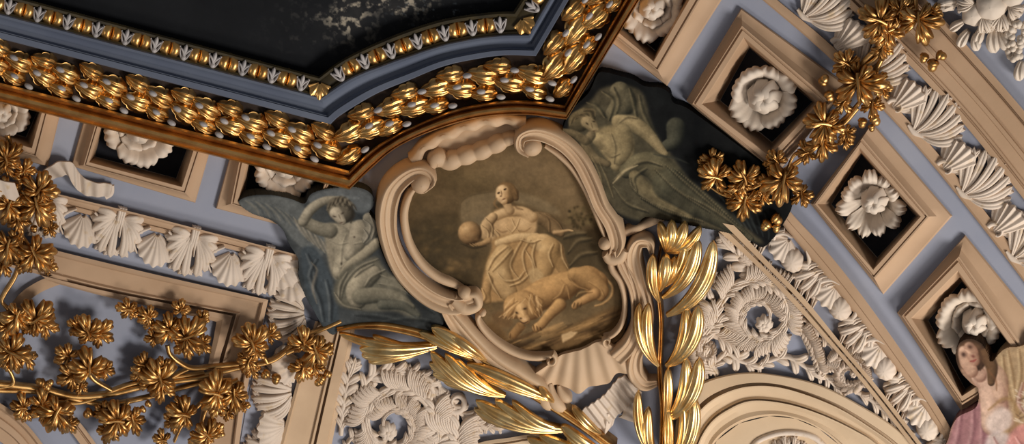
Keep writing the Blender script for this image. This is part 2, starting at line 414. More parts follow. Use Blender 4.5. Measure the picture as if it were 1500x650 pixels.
# ------------------------------------------------------------------ great frame round the ceiling painting
def track(left, A, arc, B, right):
    a = cr([left, A], 60)[:-1]; b = cr([A] + arc + [B], 56)[:-1]; c = cr([B, right], 24)
    return np.vstack([a, b, c])
TR = [
 track((-60, -27), (467, 112), [(500, 88), (550, 63), (600, 43), (650, 28), (700, 20), (735, 17)], (752, 17), (803, -60)),
 track((-60, 4), (470, 142), [(515, 113), (560, 95), (600, 81), (650, 65), (700, 55), (740, 51)], (774, 50), (838, -60)),
 track((-60, 41), (484, 182), [(500, 168), (550, 138), (600, 117), (650, 97), (700, 86), (740, 81)], (785, 82), (868, -60)),
 track((-60, 106), (511, 250), [(547, 217), (575, 200), (600, 187), (667, 160), (733, 148), (780, 148)], (827, 154), (950, -60)),
 track((-60, 135), (512, 278), [(545, 246), (580, 217), (633, 192), (700, 173), (767, 168)], (830, 175), (974, -60)),
]
fr = thing('picture_frame', 'huge gilt and slate-blue carved frame round the dark ceiling painting', 'picture frame', 512, 262, 0)
mb = MB(); lofted(mb, TR, [(3.0, 34), (3.0, 50), (3.12, 54), (3.25, 50), (3.3, 45), (3.36, 50), (3.5, 58), (3.66, 60), (3.78, 56), (3.84, 49), (3.88, 50), (3.93, 53), (3.98, 50), (4, 44), (4, 0)])
mb.build('outer_gilt_moulding', M['gold_m'], fr, sharp=40)
mb = MB(); lofted(mb, TR, [(2.0, 30), (2.08, 31), (2.3, 36), (2.55, 37), (2.8, 33), (2.86, 30), (3.0, 30)]); mb.build('leaf_band_ground', M['umber'], fr)
mb = MB(); lofted(mb, TR, [(1.0, 52), (1.06, 56), (1.16, 57), (1.17, 53), (1.3, 46), (1.45, 43), (1.6, 44), (1.68, 49), (1.69, 53), (1.74, 53), (1.75, 56), (1.97, 58), (2.0, 56), (2.0, 28)])
mb.build('slate_cove_moulding', M['slate'], fr, sharp=30)
mb = MB(); lofted(mb, TR, [(0.0, 24), (0.0, 46), (.1, 50), (.22, 50), (.24, 44), (.45, 46), (.7, 47), (.86, 46), (.88, 50), (1.0, 52)])
mb.build('inner_moulding', M['olive'], fr, sharp=40)
def at_tr(idx, s):
    """point on the frame at run index idx and track position s, with the along-run direction"""
    i = min(int(s), 3); f = s - i
    T = TR[i] * (1 - f) + TR[i + 1] * f
    k = int(np.clip(idx, 0, len(T) - 2)); q = idx - k
    p = T[k] * (1 - q) + T[k + 1] * q; d = T[k + 1] - T[k]; return p, d / (np.linalg.norm(d) + 1e-9)
NL, NA, NR = 59, 55, 24
def band_leaf(p, d, L, Wd, seed):
    """ribbed laurel leaf, base at p + d*L/2, tip at the other end"""
    g = random.Random(seed)
    t = np.linspace(0, 1, 34)[:, None]; s = np.linspace(-1, 1, 31)[None]
    sc = np.abs(np.cos(t * PI * 3.5)) ** .5
    wt = Wd * np.sin(PI * np.clip(t * .90 + .10, 0, 1) ** .8) ** .75 * (.86 + .16 * sc)
    n = np.array([-d[1], d[0]]); b = p + d * L / 2
    bend = g.uniform(-.12, .12)
    X0 = -t * L * (1 - .06 * np.abs(s) ** 2) - 2.5 * np.abs(s) * sc; Y0 = s * wt + bend * L * t * t
    rib = np.cos(s * PI * 3.0 + s * t * 3.2)
    H = 36 + 14 * np.sin(PI * np.clip(t * .85 + .12, 0, 1)) * (1 - s * s * .85) + 1.9 * rib * np.sin(PI * t) ** .6 - 4 * np.exp(-(s / .10) ** 2) * (1 - t) + 5 * t
    mb = MB(45); mb.grid(b[0] + X0 * d[0] + Y0 * n[0], b[1] + X0 * d[1] + Y0 * n[1], H, 5); return mb
sd = 0
def run_leaves(i0, i1, per, rows, L, Wd):
    """i0..i1 run indices; per = spacing in units"""
    global sd
    T = TR[2] * .5 + TR[3] * .5
    seg = T[int(i0):int(i1) + 1]; dl = np.r_[0, np.cumsum(np.linalg.norm(np.diff(seg, axis=0), axis=1))]
    for s_, ph, k_ in rows:
        x = ph
        while x < dl[-1] - 6:
            idx = i0 + np.interp(x, dl, np.arange(len(dl)))
            p, d = at_tr(idx, s_)
            if -45 < p[0] and p[1] > -35:
                ang = .24
                d2 = np.array([d[0] * math.cos(ang) - d[1] * math.sin(ang), d[0] * math.sin(ang) + d[1] * math.cos(ang)])
                sd += 1
                band_leaf(p, d2, L * k_, Wd * k_, sd).build('gilt_leaf', M['gold'], fr)
                b = p + d2 * L * k_ * .60
                if i0 > 0 or b[0] < 490:
                    mb = MB(45); ball(mb, b[0], b[1], 49, 7.0, 4.0, 5, ang=math.atan2(d2[1], d2[0])); mb.build('silver_berry', M['grey'], fr)
            x += per
run_leaves(0, NL, 71, [(2.24, 60, .85), (2.43, 18, 1.05), (2.63, 54, 1.05), (2.80, 8, .9), ], 50, 16)
run_leaves(NL, NL + NA, 72, [(2.24, 50, .85), (2.42, 22, 1.05), (2.62, 52, 1.05), (2.80, 8, .88)], 50, 15.5)
run_leaves(NL + NA, NL + NA + 23, 64, [(2.20, 40, .95), (2.42, 16, 1.15), (2.66, 46, 1.15), (2.82, 10, .8)], 46, 17)
# egg and fleur ornaments along the inner moulding
def fleur(p, d, k=.92):
    n = np.array([-d[1], d[0]])         # n points outward (down the flank)
    mb = MB(52)
    root = p + n * 9 * k
    for a, L, w in ((0, 22, 3.4), (-30, 18, 1.9), (30, 18, 1.9)):
        a = math.radians(a); e = -n * math.cos(a) + d * math.sin(a)
        tongue(mb, root, root + e * L * k, -.25 * math.copysign(1, a) if a else 0, w * k, 50, 52, 3, n=9, tc=.5, w0=.5, skirt=4)
    ball(mb, root[0], root[1], 50, 4.5 * k, rh=4)
    f = mb.build('fleur', M['grey'], fr)
    mb = MB(50)
    pts = [p - d * 10 * k - n * 9 * k, p - d * 7 * k + n * 3 * k, p + n * 13 * k, p + d * 7 * k + n * 3 * k, p + d * 10 * k - n * 9 * k]
    strip(mb, pts, 1.5, 49, 2.5, n=16, S=[-1, -.5, 0, .5, 1], skirt=4); mb.build('fleur_cup', M['grey'], f)
def lobe(p, d, half, k=1.0, seed=0):
    n = np.array([-d[1], d[0]]); g = random.Random(seed)
    mb = MB(50)
    s = np.linspace(-1, 1, 21)[None]; t = np.linspace(-1, 1, 13)[:, None]
    X0 = s * half * (1 - .12 * t * t) + 0 * t; Y0 = t * 13.5 * k * (1 + .07 * np.cos(s * PI * 2)) * (1 - .3 * np.abs(s) ** 3)
    H = 46 + 9 * np.clip(1 - t * t, 0, 1) ** .6 * (.5 + .5 * np.abs(np.sin(s * PI)) ** .6) - 2.5 * np.exp(-((np.abs(s) - .0) / .10) ** 2) + 0 * t
    c = p + n * 0
    mb.grid(c[0] + X0 * d[0] + Y0 * n[0], c[1] + X0 * d[1] + Y0 * n[1], H, 4)
    mb.build('egg_lobe', M['gold'], fr)
def orn(i0, i1, first, per, s_=.56, skip_last=True):
    T = TR[0] * .44 + TR[1] * .56
    seg = T[int(i0):int(i1) + 1]; dl = np.r_[0, np.cumsum(np.linalg.norm(np.diff(seg, axis=0), axis=1))]
    x = first; k = 0
    while x < dl[-1] - 12:
        idx = i0 + np.interp(x, dl, np.arange(len(dl)))
        p, d = at_tr(idx, s_)
        if p[0] > -30 and p[1] > -25: fleur(p, d)
        if x + per / 2 < dl[-1] - 16:
            idx = i0 + np.interp(x + per / 2, dl, np.arange(len(dl))); p, d = at_tr(idx, s_)
            if p[0] > -40 and p[1] > -25: lobe(p, d, per * .33, seed=k)
        x += per; k += 1
orn(0, NL, 76 - 44.6 + .5, 44.3)
orn(NL, NL + NA, 34, 41.5)
orn(NL + NA, NL + NA + 23, 30, 40)
for c_, dr in ((NL, (1, -.12)), (NL + NA, (.9, -.5))):     # corner shells
    p, d = at_tr(c_, .56); dr = np.array(dr) / np.linalg.norm(dr)
    mb = MB(50); shell_fan(mb, p[0], p[1] - 8, 22, 95 if c_ == NL else 60, 48, dome=.35, ribs=4, spread=75); mb.build('corner_shell', M['gold'], fr)
# ------------------------------------------------------------------ fixed mouldings of the vault (setting)
TN = [0]
def moulding(left, right, prof, mat='tan', n=60, name=None):
    TN[0] += 1
    mb = MB(); lofted(mb, [cr(left, n), cr(right, n)], prof)
    return struct(mb.build(name or 'trim_%d' % TN[0], M[mat], sharp=28))
flat2 = [(0, -2), (0, 10), (.12, 12), (.16, 8), (.3, 9), (.55, 13), (.75, 18), (.82, 20), (1, 20), (1, -2)]
# right flank: tan rib between the coffers and the lower shell band
moulding([(1105, 270), (1125, 300), (1143, 325), (1185, 376), (1232, 434), (1290, 510), (1345, 585), (1400, 670)], [(1130, 262), (1150, 298), (1163, 316), (1213, 370), (1265, 436), (1325, 520), (1372, 592), (1418, 670)],
         [(0, -2), (0, 12), (.1, 16), (.2, 17), (.45, 17), (.5, 20), (.95, 21), (1, 20), (1, -2)])
# double fillet between scroll panel and shell band
moulding([(1035, 322), (1056, 341), (1105, 386), (1152, 434), (1203, 490), (1263, 560), (1345, 665)], [(1075, 330), (1088, 343), (1132, 390), (1181, 440), (1234, 505), (1290, 572), (1362, 665)],
         [(0, -2), (0, 24), (.40, 26), (.43, 10), (.55, 10), (.58, 26), (.97, 28), (1, 28), (1, -2)], 'cart')
# thin tan edge of the upper shell band
moulding([(1100, -16), (1117, 0), (1190, 62), (1270, 137), (1345, 217), (1425, 315), (1512, 428)], [(1125, -20), (1135, -4), (1207, 56), (1287, 130), (1362, 210), (1441, 306), (1528, 420)],
         [(0, -2), (0, 10), (.15, 13), (.5, 13), (.95, 10), (1, -1)])
# broad tan rib on the right
moulding([(1205, -30), (1233, 0), (1324, 87), (1386, 152), (1440, 215), (1520, 318)], [(1325, -30), (1357, 0), (1430, 82), (1470, 127), (1520, 186), (1560, 235)],
         [(0, -2), (0, 12), (.04, 14), (.11, 14), (.12, 8), (.15, 8), (.16, 12), (.2, 13), (.22, 10), (.34, 8), (.42, 8), (.43, 11), (.5, 12), (.52, 6), (.82, 6), (.83, 12), (.84, 4), (.86, 4), (.87, 14), (.96, 17), (1, 17), (1, -2)])
# left flank: rib above the shell band
moulding([(-60, 246), (85, 284), (200, 312), (320, 343), (436, 373), (470, 382)], [(-60, 262), (85, 303), (200, 333), (320, 361), (434, 391), (465, 400)],
         [(0, -2), (0, 20), (.12, 20), (.2, 14), (.35, 14), (.6, 10), (.62, 13), (.66, 9), (.95, 6), (1, -2)])
# rib below it, mitred and turning down at the corner beside the panel
moulding([(-60, 330), (40, 356), (140, 381), (250, 407), (393, 439)], [(-60, 372), (70, 405), (150, 425), (240, 443), (341, 462)],
         [(0, -2), (0, 17), (.14, 19), (.18, 17), (.2, 12), (.45, 10), (.78, 9), (.86, 14), (.9, 14), (.905, 1), (1, 1)], n=40)
moulding([(393, 439), (381, 490), (368, 540), (357, 600), (348, 670)], [(341, 462), (330, 500), (320, 537), (308, 600), (298, 670)],
         [(0, -2), (0, 17), (.14, 19), (.18, 17), (.2, 12), (.45, 10), (.78, 9), (.86, 14), (.9, 14), (.905, 1), (1, 1)], n=40)
# inner fillet of the blue panel
moulding([(60, 403), (150, 425), (240, 443), (341, 462)], [(75, 413), (150, 433), (230, 451), (317, 471)], [(0, 1), (.02, 13), (.6, 14), (1, 9), (1, -2)], n=30)
moulding([(341, 462), (330, 500), (320, 537), (298, 670)], [(317, 471), (312, 500), (304, 540), (284, 670)], [(0, 1), (.02, 13), (.6, 14), (1, 9), (1, -2)], n=30)
moulding([(90, 398), (50, 415), (20, 440), (-20, 500)], [(100, 412), (60, 428), (32, 452), (-5, 510)], [(0, -2), (0, 9), (.5, 11), (1, 8), (1, -2)], n=30)
# pilaster beside the left shell band
moulding([(462, 470), (434, 563), (405, 670)], [(520, 482), (504, 562), (482, 670)],
         [(0, -2), (0, 12), (.06, 15), (.1, 11), (.3, 9), (.42, 10), (.58, 10), (.6, 15), (.64, 15), (.65, 2), (.69, 2), (.7, 15), (.9, 15), (.92, 10), (1, 9), (1, -2)], 'cart', n=40)
# left lower corner arch rings
moulding([(-40, 572), (0, 590), (40, 622), (85, 680)], [(-60, 615), (-10, 640), (15, 660), (25, 690)], [(0, -2), (0, 14), (.12, 18), (.18, 12), (.35, 10), (.4, 15), (.6, 16), (.64, 9), (.9, 8), (1, 10), (1, -2)], n=30)
moulding([(70, 575), (95, 597), (120, 622), (155, 670)], [(58, 583), (82, 606), (104, 632), (132, 670)], [(0, -2), (0, 12), (.3, 13), (.34, 6), (.45, 6), (.5, 12), (1, 12), (1, -2)], n=30)
# arched lunette, right
a0 = [(985, 680), (990, 620), (1002, 583), (1033, 558), (1083, 546), (1133, 548), (1200, 563), (1267, 597), (1317, 630), (1360, 672)]
a1 = [(1000, 690), (1005, 640), (1020, 606), (1050, 580), (1095, 565), (1150, 568), (1225, 595), (1285, 632), (1315, 655), (1340, 680)]
a2 = [(1015, 700), (1022, 655), (1040, 622), (1065, 602), (1100, 588), (1150, 592), (1200, 607), (1250, 630), (1284, 652), (1310, 690)]
a3 = [(1030, 710), (1038, 672), (1050, 645), (1083, 620), (1127, 609), (1165, 613), (1200, 628), (1230, 652), (1250, 680), (1260, 710)]
mb = MB(); lofted(mb, [cr(a, 70) for a in (a0, a1, a2, a3)], [(0, -2), (0, 14), (.1, 17), (.8, 20), (.84, 12), (1.0, 12), (1.05, 24), (1.12, 24), (1.4, 16), (1.7, 15), (1.84, 19), (1.86, 14), (1.94, 14), (1.96, 22), (2.05, 22), (2.3, 15), (2.6, 14), (2.86, 18), (2.9, 8), (3, 8)])
struct(mb.build('trim_14', M['cream'], sharp=28))
mb = MB(); mb.poly(a3, 8); struct(mb.build('trim_15', M['cream']))
# arch crown at the middle of the lower edge
moulding([(655, 672), (700, 649), (745, 641), (790, 636), (840, 650)], [(662, 690), (705, 664), (748, 656), (790, 652), (840, 668)], [(0, -2), (0, 12), (.3, 15), (.4, 12), (.5, 12), (.55, 17), (1, 17), (1, -2)], 'cream', n=40)
# ------------------------------------------------------------------ shell and acanthus bands
def rot(x, y, a, k, ox, oy):
    ca, sa = math.cos(a), math.sin(a); return ox + k * (x * ca - y * sa), oy + k * (x * sa + y * ca)
def calyx(mb, x, y, ang, L, W, h, nl=4, amp=3, wk=.078):
    """acanthus calyx: lobes fanning from a root at (x,y) toward ang, outer ones curling aside"""
    a0 = math.radians(ang); d = np.array([math.cos(a0), math.sin(a0)]); n = np.array([-d[1], d[0]])
    r = np.array([x, y], float)
    m_ = nl + 1
    for i in range(m_, -1, -1):
        f = i / m_; th = math.radians(98) * f ** .95
        for s_ in ((1, -1) if i else (1,)):
            rad = 1 - .12 * f
            tip = r + d * (L * rad * math.cos(th) + L * .22 * f) + n * s_ * W * rad * math.sin(th) ** .9
            st = r + d * L * (.05 + .10 * f) + n * s_ * 3.0
            strand(mb, st, tip, s_ * (.06 + .34 * f), L * wk, h + 4 + 5 * (1 - f), h + 7 - 3 * f, amp, n=14, sec=sec_groove, lift=7 + 4 * f, tc=.82, w0=.30, skirt=8)
    for s_ in (-1, 0, 1):
        strip(mb, [r - d * L * .14 + n * s_ * 4, r + d * L * .15 + n * s_ * 3, r + d * L * .5 + n * s_ * 5], [2.6, 2.4, 1], h + 11, 3, n=12, skirt=8)
def side_leaf(mb, x, y, ang, L, W, nl, h=4, curl=.32, wk=.078, cst=0.0):
    """half palm of lobes, all sweeping out of one edge"""
    a0 = math.radians(ang)
    for i in sorted(range(nl), key=lambda k: -abs(k - (nl - 1) / 2)):
        f = i / (nl - 1); a = a0 + (f - .5) * W; u = 2 * f - 1
        tip = (x + math.cos(a) * L * (1 - .10 * abs(u)), y + math.sin(a) * L * (1 - .10 * abs(u)))
        pn = a0 + PI / 2
        strand(mb, (x + 9 * u * math.cos(pn), y + 9 * u * math.sin(pn)), tip, curl * u + cst, L * wk, h + 4 + 3 * (i % 2) + 2 * (1 - abs(u)), h + 5 + 2 * (i % 2), 3.4, n=14, sec=sec_groove, lift=9 - 3 * abs(u), tc=.78, w0=.32, skirt=8)
def volute(mb, x, y, r, a0, turns, w, h, amp, d=1, n=30, taper=.35):
    th = np.linspace(0, turns * 2 * PI, 16); rr = r * (1 - .8 * th / th[-1])
    pts = [(x + rr_ * math.cos(a0 + d * t_), y + rr_ * math.sin(a0 + d * t_)) for t_, rr_ in zip(th, rr)]
    strip(mb, pts, [w, w * .8, w * taper], [h, h + 2, h + 5], amp, n=n, skirt=5)
def band_part(t, name, fn, mat='white', L=14):
    mb = MB(L); fn(mb); return mb.build(name, M[mat], t)
def big_shell(t, x, y, r, ang, dome=.55, cups=True, ribs=7, spread=92, h=6):
    def f(mb): shell_fan(mb, x - math.cos(math.radians(ang)) * r * .62, y - math.sin(math.radians(ang)) * r * .62, r * 1.5, ang, h, dome=dome * .72, ribs=ribs, spread=spread * .62, rib=.03, edge=.035, skirt=8)
    sh = band_part(t, 'scallop_shell', f)
    if cups:
        a = math.radians(ang); d = np.array([math.cos(a), math.sin(a)]); n = np.array([-d[1], d[0]]); c = np.array([x, y])
        def f2(mb):
            for s_ in (1, -1):
                strip(mb, [c - d * r * .85 + n * s_ * r * .45, c - d * r * .45 + n * s_ * r * .98, c + d * r * .1 + n * s_ * r * 1.08, c + d * r * .5 + n * s_ * r * .85], [1.6, 2.4, 2.4, 1.2], 14, 3, n=16, skirt=8)
        band_part(t, 'shell_rim', f2)
    return sh
# left band
t = thing('shell_band', 'white stucco band of shells and acanthus above the blue panel, ending at the winged youth', 'stucco band', 230, 360, 0, 'shell and acanthus bands')
mb = MB(); lofted(mb, [cr([(30, 290), (434, 391)], 30), cr([(30, 351), (380, 436)], 30)], [(0, 2), (.5, 5), (.95, 4), (1, 0)]); mb.build('band_ground', M['blue'], t)
for i in range(-1, 4):
    x, y = 121 + 108.5 * i, 325 + 28 * i
    if i >= 0 and i < 3: big_shell(t, x - 1, y + 8, 30, 102)
    cxx, cyy = x + 54, y - 6
    if i < 3: band_part(t, 'acanthus_leaf', lambda mb: calyx(mb, cxx + (3 if i >= 0 else 0), cyy + 6 - 12, 104, 67, 42, 4, wk=.088))
band_part(t, 'scallop_shell', lambda mb: shell_fan(mb, 408, 382, 40, 60, 6, dome=.42, ribs=7, spread=70, rib=.03, edge=.03, skirt=8))
# corner and descending part
t = thing('shell_band', 'white stucco shells and acanthus descending between the tan panel frame and the pilaster', 'stucco band', 400, 560, 0, 'shell and acanthus bands')
mb = MB(); lofted(mb, [cr([(395, 440), (368, 560), (348, 670)], 30), cr([(462, 470), (432, 563), (403, 670)], 30)], [(0, 2), (.5, 5), (1, 2)]); mb.build('band_ground', M['blue'], t)
band_part(t, 'scallop_shell', lambda mb: shell_fan(mb, 425, 400, 38, 70, 8, dome=.5, ribs=7, spread=75, rib=.03, edge=.03, skirt=8))
band_part(t, 'acanthus_leaf', lambda mb: side_leaf(mb, 446, 462, 172, 56, 1.9, 8))
band_part(t, 'scallop_shell', lambda mb: shell_fan(mb, 440, 530, 44, 165, 6, dome=.42, ribs=6, spread=60, rib=.03, edge=.03, skirt=8))
band_part(t, 'acanthus_leaf', lambda mb: side_leaf(mb, 427, 575, 178, 60, 1.7, 8))
band_part(t, 'scallop_shell', lambda mb: shell_fan(mb, 422, 625, 46, 170, 6, dome=.45, ribs=9, spread=62, rib=.03, edge=.04, skirt=8))
band_part(t, 'acanthus_leaf', lambda mb: side_leaf(mb, 405, 668, 190, 52, 1.7, 7))
# upper right band
t = thing('shell_band', 'white stucco band of scallops and acanthus between the coffers and the broad tan rib', 'stucco band', 1365, 200, 0, 'shell and acanthus bands')
mb = MB(); lofted(mb, [cr([(1125, -20), (1135, -4), (1207, 56), (1287, 130), (1362, 210), (1441, 306), (1528, 420)], 50), cr([(1210, -30), (1233, 0), (1324, 87), (1386, 152), (1440, 215), (1520, 318)], 50)], [(0, 2), (.5, 4), (1, 2)]); mb.build('band_ground', M['blue'], t)
for i, (sx, sy) in enumerate([(1245, 62), (1327, 150), (1400, 240), (1474, 332)]):
    band_part(t, 'scallop_shell', lambda mb: shell_fan(mb, sx - 26, sy + 16, 62, -40, 5, dome=.32, ribs=8, spread=44, rib=.03, edge=.03, skirt=8))
    band_part(t, 'shell_rim', lambda mb: volute(mb, sx - 14, sy + 8, 15, -2.6, .7, 4, 12, 4))
for i, (sx, sy, a) in enumerate([(1180, 26, -44), (1262, 106, -44), (1342, 195, -44), (1413, 286, -44), (1486, 380, -46)]):
    band_part(t, 'acanthus_leaf', lambda mb: (side_leaf(mb, sx + 1, sy - 1, a, 74, 1.75, 8, h=5, curl=.12, wk=.078, cst=.16), strip(mb, [(sx - 12, sy - 12), (sx - 4, sy - 2), (sx + 10, sy + 6)], [2, 5, 2], 12, 4, n=12)))
# lower right band
t = thing('shell_band', 'white stucco band of eggs and curled acanthus beside the scrollwork panel and tan fillets', 'stucco band', 1230, 470, 0, 'shell and acanthus bands')
mb = MB(); lofted(mb, [cr([(1088, 343), (1132, 390), (1181, 440), (1234, 505), (1290, 572), (1362, 665)], 50), cr([(1125, 300), (1143, 325), (1185, 376), (1232, 434), (1290, 510), (1345, 585), (1400, 670)], 50)], [(0, 2), (.5, 5), (1, 2)]); mb.build('band_ground', M['blue'], t)
eggs = [(1143, 362, 0), (1160, 382, 1), (1212, 430, 0), (1230, 452, 1), (1278, 517, 0), (1296, 540, 1), (1344, 603, 0), (1358, 628, 1)]
for x, y, k in eggs:
    if k:
        band_part(t, 'stucco_egg', lambda mb: ball(mb, x, y, 9, 19, 16, 16, ang=.9, n=60, m=18, ribs=10, rib=.035))
        band_part(t, 'shell_rim', lambda mb: strip(mb, [(x + 21, y - 16), (x + 25, y + 2), (x + 16, y + 18), (x - 2, y + 25)], [1.5, 3.5, 3.5, 1.5], 12, 4, n=16, skirt=8))
    else:
        band_part(t, 'scallop_shell', lambda mb: shell_fan(mb, x + 13, y - 10, 31, 130, 8, dome=.5, ribs=6, spread=72, rib=.04, edge=.04, skirt=8))
        band_part(t, 'shell_rim', lambda mb: strip(mb, [(x - 16, y + 6), (x - 13, y - 14), (x + 4, y - 20), (x + 18, y - 14)], [1.2, 3, 3, 1.2], 13, 4, n=16, skirt=8))
for x, y in [(1113, 335), (1190, 412), (1256, 492), (1322, 578), (1388, 668)]:
    band_part(t, 'acanthus_leaf', lambda mb: side_leaf(mb, x + 10, y - 10, 140, 40, 2.0, 5, h=4, curl=.25, wk=.13))
    def fl(mb):
        for k in range(4):
            o = np.array([k * 8.0 - 12, k * 9.6 - 14])
            strip(mb, [np.array([x + 24, y - 12]) + o, np.array([x + 8, y - 8]) + o, np.array([x - 6, y + 8]) + o, np.array([x - 14, y + 26]) + o], [3, 5.5, 5.5, 2.5], 11, 6, n=18, sec=sec_groove, skirt=8)
    band_part(t, 'curled_fold', fl)
# ------------------------------------------------------------------ scrollwork panels
def rinceau(t, cx, cy, R, a0, turns, d, lobe_k=1.0, h=6, nl=26, tail=None):
    """spiral acanthus scroll with lobed leaves on its outer side and a flower at its eye"""
    th = np.linspace(0, turns * 2 * PI, 46); rr = R * np.exp(-1.55 * th / th[-1])
    P = np.stack([cx + rr * np.cos(a0 + d * th), cy + rr * np.sin(a0 + d * th)], 1)
    if tail: P = np.vstack([cr(list(tail) + [P[0]], 16)[:-1], P])
    mb = MB(14); strip(mb, P, [R * .06, R * .085, R * .055, R * .03], [h + 2, h + 5, h + 9], [4, 6, 3], n=110, sec=sec_groove, skirt=8); mb.build('scroll_stem', M['white'], t)
    n = len(P)
    T = np.gradient(P, axis=0); T /= np.linalg.norm(T, axis=1, keepdims=True); N = np.stack([-T[:, 1], T[:, 0]], 1) * d
    # N*(-1) = outward
    k = 0
    i = 2.0
    while i < n - 8:
        q = i / n; r_loc = np.interp(q, [0, 1], [R * .52, R * .26]) * lobe_k
        a = P[int(i)]; o = -N[int(i)]; tg = T[int(i)]
        mb = MB(14)
        for j in range(6):
            f = j / 5
            st = a + tg * r_loc * .30 * (j - 1.5) * .55
            tip = st + o * r_loc * (.95 - .22 * abs(f - .4)) + tg * r_loc * (.55 + .35 * f)
            strand(mb, st, tip, .34 * d, r_loc * .105, h + 3 + j * .5, h + 6 + j * .4, 3.2, n=10, sec=sec_groove, lift=5, tc=.7, w0=.4, skirt=7)
        mb.build('acanthus_leaf', M['white'], t)
        if q < .8:      # inner sprig
            mb = MB(14)
            for j in range(3):
                st = a + tg * r_loc * .3 * j; tip = st - o * r_loc * .5 + tg * r_loc * (.6 + .1 * j)
                tongue(mb, st, tip, -.3 * d, r_loc * .12, h + 3, h + 7, 3, n=9, sec=sec_groove, lift=4, skirt=7)
            mb.build('inner_sprig', M['white'], t)
        i += max(2.2, r_loc * .12 * 46 / (R * .9)); k += 1
    e = P[-1]
    mb = MB(16)
    for j in range(7):
        a = 2 * PI * j / 7; tongue(mb, e, (e[0] + math.cos(a) * R * .2, e[1] + math.sin(a) * R * .2), .2, R * .07, h + 12, h + 6, 3, n=8, sec=sec_groove, lift=4, tc=.7, w0=.4)
    ball(mb, e[0], e[1], h + 12, R * .06)
    mb.build('eye_flower', M['white'], t)
t = thing('scrollwork_panel', 'white stucco acanthus scroll relief between the gilt palm stem and the diagonal tan fillets', 'scrollwork', 1120, 460, 0, 'acanthus scroll reliefs')
rinceau(t, 1112, 463, 66, math.radians(150), 1.75, 1, tail=[(1050, 552), (1034, 525), (1034, 490)])
rinceau(t, 1244, 549, 31, math.radians(200), 1.4, 1, tail=[(1165, 470), (1185, 500), (1200, 535)])
rinceau(t, 1036, 512, 17, math.radians(-60), 1.2, -1, nl=8)
for pts, W_, nl in (([(1128, 462), (1105, 405), (1075, 370), (1056, 347)], 22, 7), ([(1186, 520), (1160, 455), (1120, 405), (1085, 375)], 17, 8), ([(1040, 545), (1062, 520), (1085, 532), (1115, 540)], 18, 5), ([(1105, 540), (1150, 525), (1185, 545), (1205, 556)], 17, 5),
                    ([(1250, 575), (1278, 590), (1305, 615), (1335, 652)], 17, 6), ([(1200, 500), (1222, 508), (1255, 545), (1288, 590)], 12, 6), ([(1050, 400), (1030, 440), (1030, 470)], 17, 4), ([(1045, 545), (1032, 548), (1027, 556)], 12, 3), ([(1175, 470), (1195, 485), (1215, 505), (1232, 520)], 11, 5), ([(1195, 520), (1200, 545), (1215, 560), (1235, 583)], 13, 5)):
    mb = MB(14); acanthus(mb, pts, W_, 5, nl=nl, amp=3.2); mb.build('acanthus_spray', M['white'], t)
t = thing('scrollwork_panel', 'white stucco acanthus scroll relief under the left gilt palm fronds beside the pilaster', 'scrollwork', 600, 600, 0, 'acanthus scroll reliefs')
rinceau(t, 578, 622, 70, math.radians(60), 1.8, -1, tail=[(668, 672), (668, 640), (640, 655)])
for pts, W_, nl in (([(500, 640), (503, 600), (510, 560), (520, 530)], 19, 7), ([(525, 600), (535, 565), (560, 545), (600, 548)], 20, 6), ([(600, 552), (625, 560), (640, 590), (645, 625)], 20, 6), ([(640, 560), (655, 590), (680, 612), (715, 630)], 17, 6), ([(648, 640), (680, 628), (710, 625), (735, 630)], 14, 5), ([(560, 545), (590, 545), (620, 550), (635, 560)], 13, 5), ([(505, 660), (515, 645), (530, 640)], 13, 3)):
    mb = MB(14); acanthus(mb, pts, W_, 5, nl=nl, amp=3.2); mb.build('acanthus_spray', M['white'], t)
mb = MB(14); volute(mb, 668, 590, 17, 2.5, 1.1, 5, 8, 5, d=-1); mb.build('scroll_stem', M['white'], t)
# lunette relief
t = thing('lunette_relief', 'small white stucco foliage medallion at the foot of the arched tan lunette', 'relief', 1150, 648, 8)
mb = MB(12); strip(mb, [(1095, 665), (1112, 645), (1150, 634), (1190, 640), (1215, 662)], 4, 10, 5, n=30); mb.build('medallion_rim', M['white'], t)
for k in range(6):
    a = PI * (1.08 + .84 * k / 5); mb = MB(14); x, y = 1155 + 44 * math.cos(a), 668 + 24 * math.sin(a)
    calyx(mb, 1155, 672, math.degrees(a), 34, 9, 6, nl=2, amp=2.5); mb.build('acanthus_leaf', M['white'], t)
# ------------------------------------------------------------------ fruit festoon, upper right corner
t = thing('fruit_festoon', 'white stucco festoon of apples, grapes and leaves in the upper right corner', 'festoon', 1450, 20, 0)
for (x, y, r) in ((1452, 8, 24), (1425, 22, 17), (1482, -8, 20), (1440, -15, 18)):
    mb = MB(24); ball(mb, x, y, 20, r, rh=r * .8, n=60, m=16, ribs=5, rib=.05); mb.build('apple', M['rose'], t)
g = random.Random(5)
grapes = MB(30)
for i in range(44):
    f = i / 43; x = 1489 + g.uniform(-16, 14) * (1 - .4 * f) - 4 * f; y = 34 + 52 * f + g.uniform(-4, 4)
    ball(grapes, x, y, 18 + g.uniform(0, 12) * (1 - abs(x - 1487) / 20), 5.4, n=10, m=7)
grapes.build('grape_cluster', M['rose'], t)
for (x, y, a, L) in ((1402, 6, 165, 30), (1398, 14, 195, 28), (1418, 48, 120, 26), (1428, 52, 80, 24), (1455, 45, 85, 34), (1465, 48, 60, 30), (1410, 35, 150, 22), (1496, 92, 95, 28), (1478, 20, 60, 24), (1440, 42, 110, 26)):
    mb = MB(20); a_ = math.radians(a)
    tongue(mb, (x, y), (x + math.cos(a_) * L, y + math.sin(a_) * L), .15, L * .3, 12, 16, 7, n=12, sec=sec_groove, lift=5, w0=.5, skirt=8); mb.build('leaf', M['rose'], t)
